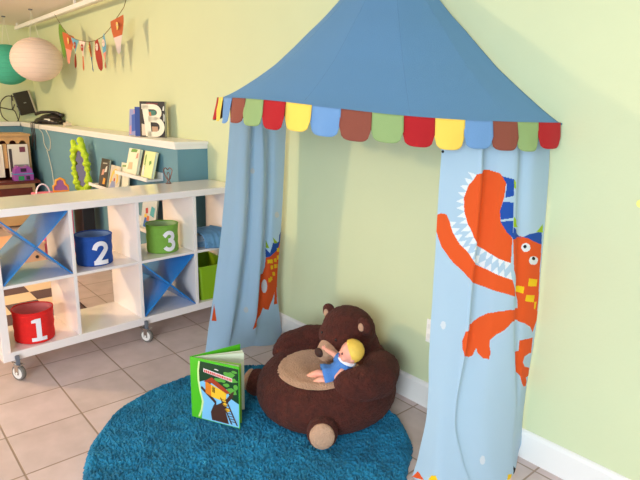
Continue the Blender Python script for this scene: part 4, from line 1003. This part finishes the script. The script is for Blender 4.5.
lbook(-4.14, .205, .195, .878, 1.672, radians(14), C_('cover_ivory', (238, 232, 206)), 'pale cream book with green leaves at its top, left one on the upper picture ledge', [(C_('p_leaf', (110, 160, 70)), [(-.06, .165), (.05, .17), (.06, .19), (0, .194), (-.05, .19)]), (C_('p_peach', (226, 190, 150)), [(-.07, .03), (.02, .035), (.01, .09), (-.06, .085)]), (C_('p_pale_red', (210, 150, 130)), [(.05, .12), (.09, .13), (.085, .17), (.06, .16)])], .022)
lbook(-3.865, .195, .195, .878, 1.672, radians(14), C_('cover_pale_green', (226, 234, 170)), 'pale yellow-green book with a dark spine, right one on the upper picture ledge', [(C_('p_dark_spine', (84, 52, 44)), [(-.0975, .0), (-.080, .0), (-.080, .195), (-.0975, .195)]), (C_('p_leaf2', (130, 160, 80)), [(-.05, .05), (-.035, .05), (-.04, .17), (-.06, .16)]), (C_('p_white', (236, 232, 222)), [(-.07, .01), (-.03, .01), (-.045, .09), (-.07, .08)]), (C_('p_leaf', (110, 160, 70)), [(.03, .09), (.06, .11), (.05, .13), (.02, .12)])], .022)
lbook(-4.76, .19, .235, .710, 1.668, radians(12), C_('cover_dark_brown', (52, 38, 36)), 'dark brown book with white and orange pictures, left on the lower ledge', [(C_('p_grey', (176, 176, 170)), [(-.05, .19), (.05, .195), (.05, .205), (-.05, .2)]), (C_('p_pale_red', (190, 130, 120)), [(-.05, .09), (0, .1), (.01, .15), (-.04, .14)]), (C_('p_white', (226, 224, 214)), [(.01, .12), (.06, .13), (.06, .18), (.03, .17)]), (C_('p_orange2', (236, 160, 40)), [(.0, .02), (.05, .02), (.055, .07), (.01, .075)])], .014)
lbook(-4.505, .215, .200, .710, 1.664, radians(12), C_('cover_sand', (206, 196, 180)), 'book with a yellow-haired figure on its cover, beside the dark book on the lower ledge', [(C_('p_gold', (240, 190, 70)), [(-.09, .06), (-.06, .15), (0, .178), (.05, .165), (.08, .08), (.05, .05), (.04, .12), (0, .14), (-.04, .12), (-.06, .05)]), (C_('p_bluegrey', (140, 150, 190)), [(-.08, .005), (.05, .005), (.02, .07), (-.05, .07)]), (C_('p_rd', (190, 60, 50)), [(-.01, .07), (.02, .075), (.015, .1), (-.01, .095)])], .010)
lbook(-4.345, .165, .235, .710, 1.690, radians(8), C_('cover_eggshell', (230, 226, 206)), 'off-white book standing behind the yellow-haired figure book', [(C_('p_leaf2', (130, 160, 80)), [(-.06, .2), (.02, .205), (.02, .222), (-.06, .215)])], .010)
lbook(-3.88, .25, .30, .490, 1.672, radians(9), C_('cover_light_grey', (206, 214, 220)), 'colourful tilted picture book seen through the cell above the green basket', [(C_('p_blue_fig', (40, 96, 180)), [(-.08, .01), (-.01, .01), (.0, .07), (-.06, .09)]), (C_('p_orange2', (236, 160, 40)), [(.02, .01), (.09, .02), (.08, .06), (.03, .07)]), (C_('p_teal2', (70, 170, 190)), [(.02, .11), (.09, .1), (.1, .17), (.04, .18)]), (C_('p_rd', (200, 60, 50)), [(-.05, .11), (-.01, .12), (-.02, .16), (-.06, .15)]), (C_('p_yel2', (240, 210, 70)), [(-.07, .08), (-.03, .085), (-.03, .11), (-.07, .105)]), (C_('p_orange', (214, 120, 60)), [(-.03, .06), (.02, .065), (.015, .10), (-.02, .1)])], .012)
# wavy lime framed mirror leaning at the half wall
mr_ = empty('wavy_mirror', (-5.18, 1.645, .602), 'lime green wavy foam-framed mirror against the teal half wall', 'mirror')
d = Vector((.88, .47, 0)).normalized(); n_ = Vector((-d.y, d.x, 0)); lean = radians(3); upm = (Vector((0, 0, 1))*cos(lean)+n_*sin(lean)-d*.10).normalized(); nz_ = d.cross(upm)
m = Matrix((d, upm, nz_)).transposed().to_4x4()
LG_ = mat('lime_foam', (178, 206, 30), .6); MG = mat('mirror_glass', (150, 130, 136), .04, 1)
b = B()
for k in range(40):
    a = 2*pi*k/40; x = .085*cos(a)*(1+.12*sin(5*a)); y = .34+.235*sin(a)
    b.ell(m @ Vector((math.copysign(abs(cos(a))**.6, cos(a))*.075, .22+math.copysign(abs(sin(a))**.75, sin(a))*.19, 0)), (.030+.012*sin(k*2.4), .030+.010*sin(k*1.9), .026), 0, None, 14, 10)
b.ell(m @ Vector((-.055, .455, 0)), (.026, .026, .03)); b.ell(m @ Vector((.03, .475, 0)), (.032, .032, .035)); b.ell(m @ Vector((.045, .43, 0)), (.03, .03, .04)); b.ell(m @ Vector((-.05, .42, 0)), (.028, .028, .04))
o = b.build('frame', LG_, mr_, smooth=True); q = o.modifiers.new('r', 'REMESH'); q.mode = 'VOXEL'; q.voxel_size = .007; q.use_smooth_shade = True; q = o.modifiers.new('s', 'SMOOTH'); q.iterations = 6
b = B(); b.box((-.065, .04, -.004), (.065, .40, .004), 0, 0, m); b.build('mirror_glass', MG, mr_)
b = B(); b.box((-.05, .0, -.03), (.05, .03, .03), 0, .004, m); b.build('foot', LG_, mr_)
# low black box the mirror stands on
b = B(); b.box((-.12, -.055, 0), (.12, .055, .585), 0, .006); b.box((-.125, -.058, .585), (.125, .058, .600), 0, .003); o = b.build('storage_chest', mat('black_storage', (40, 34, 38), .5)); o.location = (-5.18, 1.635, 0); tag(o, 'dark storage chest on the floor under the lime mirror', 'chest')
# pink bin with a white arched handle
pk = empty('toy_hamper', (-5.22, 1.385, 0), 'tall pink toy hamper with a white arched handle, behind the shelving unit', 'hamper')
PK = mat('pink_plastic', (246, 116, 150), .4)
b = B(); b.box((-.11, -.135, .012), (.11, .135, .60), 0, .02); b.build('body', PK, pk)
b = B(); b.box((-.12, -.145, .59), (.12, .145, .62), 0, .008); b.build('lid', PK, pk)
b = B(); b.tube([(.0, -.075+.055*cos(radians(a)), .612+.09*sin(radians(a))) for a in range(0, 181, 12)], .007, 8); b.build('handle', mat('handle_white', (236, 224, 232), .4), pk)
for x in (-.08, .08):
    for y in (-.1, .1):
        b = B(); b.cyl((x, y, 0), (x, y, .02), .016); b.build('foot', PK, pk)
tp = empty('toy_vanity', (-5.20, 1.458, .6205), 'purple toy with a wavy orange rim, standing on the pink hamper', 'toy')
b = B(); q = []
d = Vector((.25, .97, 0)).normalized(); m = Matrix((d, Vector((0, 0, 1)), d.cross(Vector((0, 0, 1))))).transposed().to_4x4()
path = [(-.062, 0), (-.060, .045), (-.040, .060), (-.036, .095), (.0, .112), (.030, .095), (.036, .060), (.055, .045), (.062, 0)]
b.tube([m @ Vector((x, y+.012, 0)) for x, y in path], .012, 10, 0, True); b.build('rim', mat('orange_plastic', (240, 160, 44), .4), tp)
b = B(); b.prism([(x*.9, y*.92+.014) for x, y in path], .012, m @ Matrix.Translation((0, 0, -.006))); b.build('panel', mat('purple_plastic', (150, 90, 150), .4), tp)
# twisted metal figure on the shelf top
orn = empty('wire_ornament', L(1.165, .35, .8975), 'small twisted copper wire figure standing on top of the white shelving unit', 'ornament')
orn.scale = (.88, .88, .88)
CW = mat('copper_wire', (130, 92, 84), .35, .7)
d = Vector((.6, .8, 0)).normalized()
b = B()
def W2(x, z, o_=0): return d*x+Vector((0, 0, z))+Vector((-d.y, d.x, 0))*o_
b.tube(spline([W2(-.012, .0), W2(-.006, .02, .004), W2(.012, .035), W2(.022, .065, -.004), W2(.030, .10), W2(.012, .118, .004), W2(-.002, .106), W2(-.018, .118, -.004), W2(-.032, .098), W2(-.024, .062, .004), W2(-.010, .035), W2(.008, .02, -.004), W2(.016, .0)]), .0038, 8)
b.tube(spline([W2(-.004, .034), W2(-.010, .06, .004), W2(0, .085), W2(.012, .062, -.004), W2(.004, .034)]), .003, 8)
b.build('wire', CW, orn)
b = B(); b.cyl((0, 0, 0), (0, 0, .004), .022, seg=24); b.build('base', CW, orn)

# ---------------------------------------------------------------- toy kitchen at the far left
WOOD = mat('pale_wood', (206, 164, 112), .5, var=.12, vscale=6, bump=.15); DW = mat('dark_red_wood', (96, 34, 24), .5, var=.15, vscale=5); PEACH = mat('peach_wood', (236, 182, 142), .5, var=.08, vscale=4); WD = mat('white_door_panel', (232, 226, 214), .35)
kt = empty('toy_hutch', (-7.05, 1.2, 0), 'pale wooden toy hutch with white doors and an arched top rail, at the far left', 'hutch')
def kb(name, m_, *bx, **k):
    b = B()
    for lo, hi in bx: b.box(lo, hi, 0, .003)
    return b.build(name, m_, kt)
kb('side_panel', WOOD, ((-.38, -.50, 0), (.0, -.475, 1.02)), ); kb('side_panel', WOOD, ((-.38, .455, 0), (.0, .48, 1.02)))
kb('back_panel', DW, ((-.40, -.50, 0), (-.38, .48, 1.02)))
kb('top_board', WOOD, ((-.40, -.51, 1.02), (.02, .49, 1.045)))
kb('post', WOOD, ((-.02, .195, .66), (.002, .235, .935)))
# arched rail
b = B(); rail = [(-.475, .935)]; n = 9
for k in range(n):
    y0 = -.455+.91*k/n; y1 = y0+.91/n
    rail += [(y0+.012, .935)]+[((y0+y1)/2-.036*cos(radians(a)), .935+.038*sin(radians(a))) for a in range(0, 181, 20)]
rail += [(.455, .935), (.455, 1.0195), (-.475, 1.0195)]
m = Matrix(((0, 0, 1), (1, 0, 0), (0, 1, 0))).to_4x4(); m.translation = (-.02, 0, 0); b.prism(rail, .018, m); b.build('arched_rail', WOOD, kt)
kb('worktop', DW, ((-.38, -.52, .50), (.22, .50, .53)))
kb('base_cabinet', WOOD, ((-.38, -.474, .02), (.16, .454, .499)))
kb('drawer', DW, ((.16, -.42, .25), (.172, -.02, .45))); kb('drawer', DW, ((.16, .03, .25), (.172, .42, .45)))
o = kb('door', WD, ((.002, -.455, .56), (.018, .19, .93)))
b = B(); b.ell((.028, .11, .76), .012); b.build('knob', BLK, o)
o = kb('door', WD, ((.002, .240, .56), (.018, .45, .93)))
for lo, hi, c in (((.0182, .36, .84), (.0192, .42, .90), (120, 60, 80)), ((.0182, .29, .62), (.0192, .44, .70), (150, 146, 150)), ((.0182, .25, .62), (.0192, .28, .88), (70, 60, 66))):
    b = B(); b.box(lo, hi); b.build('picture', mat('door_picture_%d' % c[0], c, .5), o)
th_ = empty('toy_house', (-6.93, 1.545, .5305), 'purple toy house with a green door on the dark worktop of the toy hutch', 'toy')
PUR = mat('purple_toy', (158, 78, 170), .4); TQ = mat('toy_turquoise', (60, 160, 190), .4); TG = mat('toy_green', (40, 150, 90), .4)
b = B(); b.box((-.06, -.10, 0), (.06, .10, .07), 0, .006); b.build('lower_floor', PUR, th_)
b = B(); b.box((-.062, -.102, .0705), (.062, .102, .082), 0, .004); b.build('band', TQ, th_)
b = B(); m = Matrix(((0, 0, 1), (1, 0, 0), (0, 1, 0))).to_4x4(); m.translation = (-.055, 0, .0822); b.prism([(-.095, 0), (.095, 0), (.085, .05), (.05, .085), (.02, .065), (-.02, .065), (-.05, .085), (-.085, .05)], .11, m); b.build('upper_floor', PUR, th_)
b = B(); b.box((.0602, -.06, .005), (.064, .0, .055), 0, .002); b.build('door', TG, th_)
b = B(); b.box((.0602, .02, .01), (.064, .06, .055), 0, .002); b.box((.0558, -.03, .10), (.059, .03, .14), 0, .002); b.build('window', mat('toy_dark', (50, 30, 60), .4), th_)
# peach wooden low chest with round black knobs
ch = empty('toy_chest', (-5.25, 1.02, 0), 'low peach wooden toy chest with round black knobs, seen through the upper left cell', 'chest')
b = B(); b.box((-.2, -.45, 0), (.2, .22, .205), 0, .004); b.build('body', PEACH, ch)
b = B(); b.box((-.21, -.46, .2055), (.21, .23, .225), 0, .004); b.build('lid', PEACH, ch)
for y in (-.28, -.05, .15):
    b = B(); b.ell((.208, y, .10 if y != -.05 else .06), .014); b.build('knob', BLK, ch)
# checkered mat on the floor behind the shelving unit
ck = B(); S_ = .21; x0, y0 = -4.60, .10
for i in range(5):
    for j in range(5): ck.box((x0+i*S_, y0+j*S_, .0005), (x0+(i+1)*S_, y0+(j+1)*S_, .007), (i+j) % 2)
ck.box((x0-.012, y0-.012, .0004), (x0, y0+5*S_+.012, .009), 2); ck.box((x0+5*S_, y0-.012, .0004), (x0+5*S_+.012, y0+5*S_+.012, .009), 2); ck.box((x0, y0-.012, .0004), (x0+5*S_, y0, .009), 2); ck.box((x0, y0+5*S_, .0004), (x0+5*S_, y0+5*S_+.012, .009), 2)
o = ck.build('checkered_mat', [mat('mat_cream', (238, 206, 172), .8), mat('mat_brown', (98, 72, 74), .8), mat('mat_border', (60, 34, 34), .7)]); tag(o, 'cream and brown checkered mat on the floor behind the white shelving unit', 'mat')

# ---------------------------------------------------------------- light
def light(kind, name, loc, col, e, size=.2, tgt=None, sy=None):
    l = bpy.data.lights.new(name, kind); l.color = col; l.energy = e
    o = bpy.data.objects.new(name, l); COL.objects.link(o); o.location = loc
    if kind == 'AREA':
        l.shape = 'RECTANGLE'; l.size = size; l.size_y = sy or size; o.rotation_euler = (Vector(tgt)-Vector(loc)).to_track_quat('-Z', 'Y').to_euler()
    else: l.shadow_soft_size = size
    return o
light('POINT', 'warm_ceiling_lamp', (-5.28, -1.6, 2.16), (1, .735, .40), 258, .09)
light('AREA', 'window_daylight', (1.0, -2.6, 1.5), (.80, .93, 1), 165, 1.8, (-1.6, 2, .8), 1.4)
w = bpy.data.worlds.new('world'); SC.world = w; w.use_nodes = True
w.node_tree.nodes['Background'].inputs['Color'].default_value = (.86, .93, 1, 1); w.node_tree.nodes['Background'].inputs['Strength'].default_value = .86
SC.view_settings.view_transform = 'Standard'; SC.view_settings.look = 'None'; SC.view_settings.gamma = 1; SC.view_settings.use_curve_mapping = False
SC.view_settings.exposure = 0.0
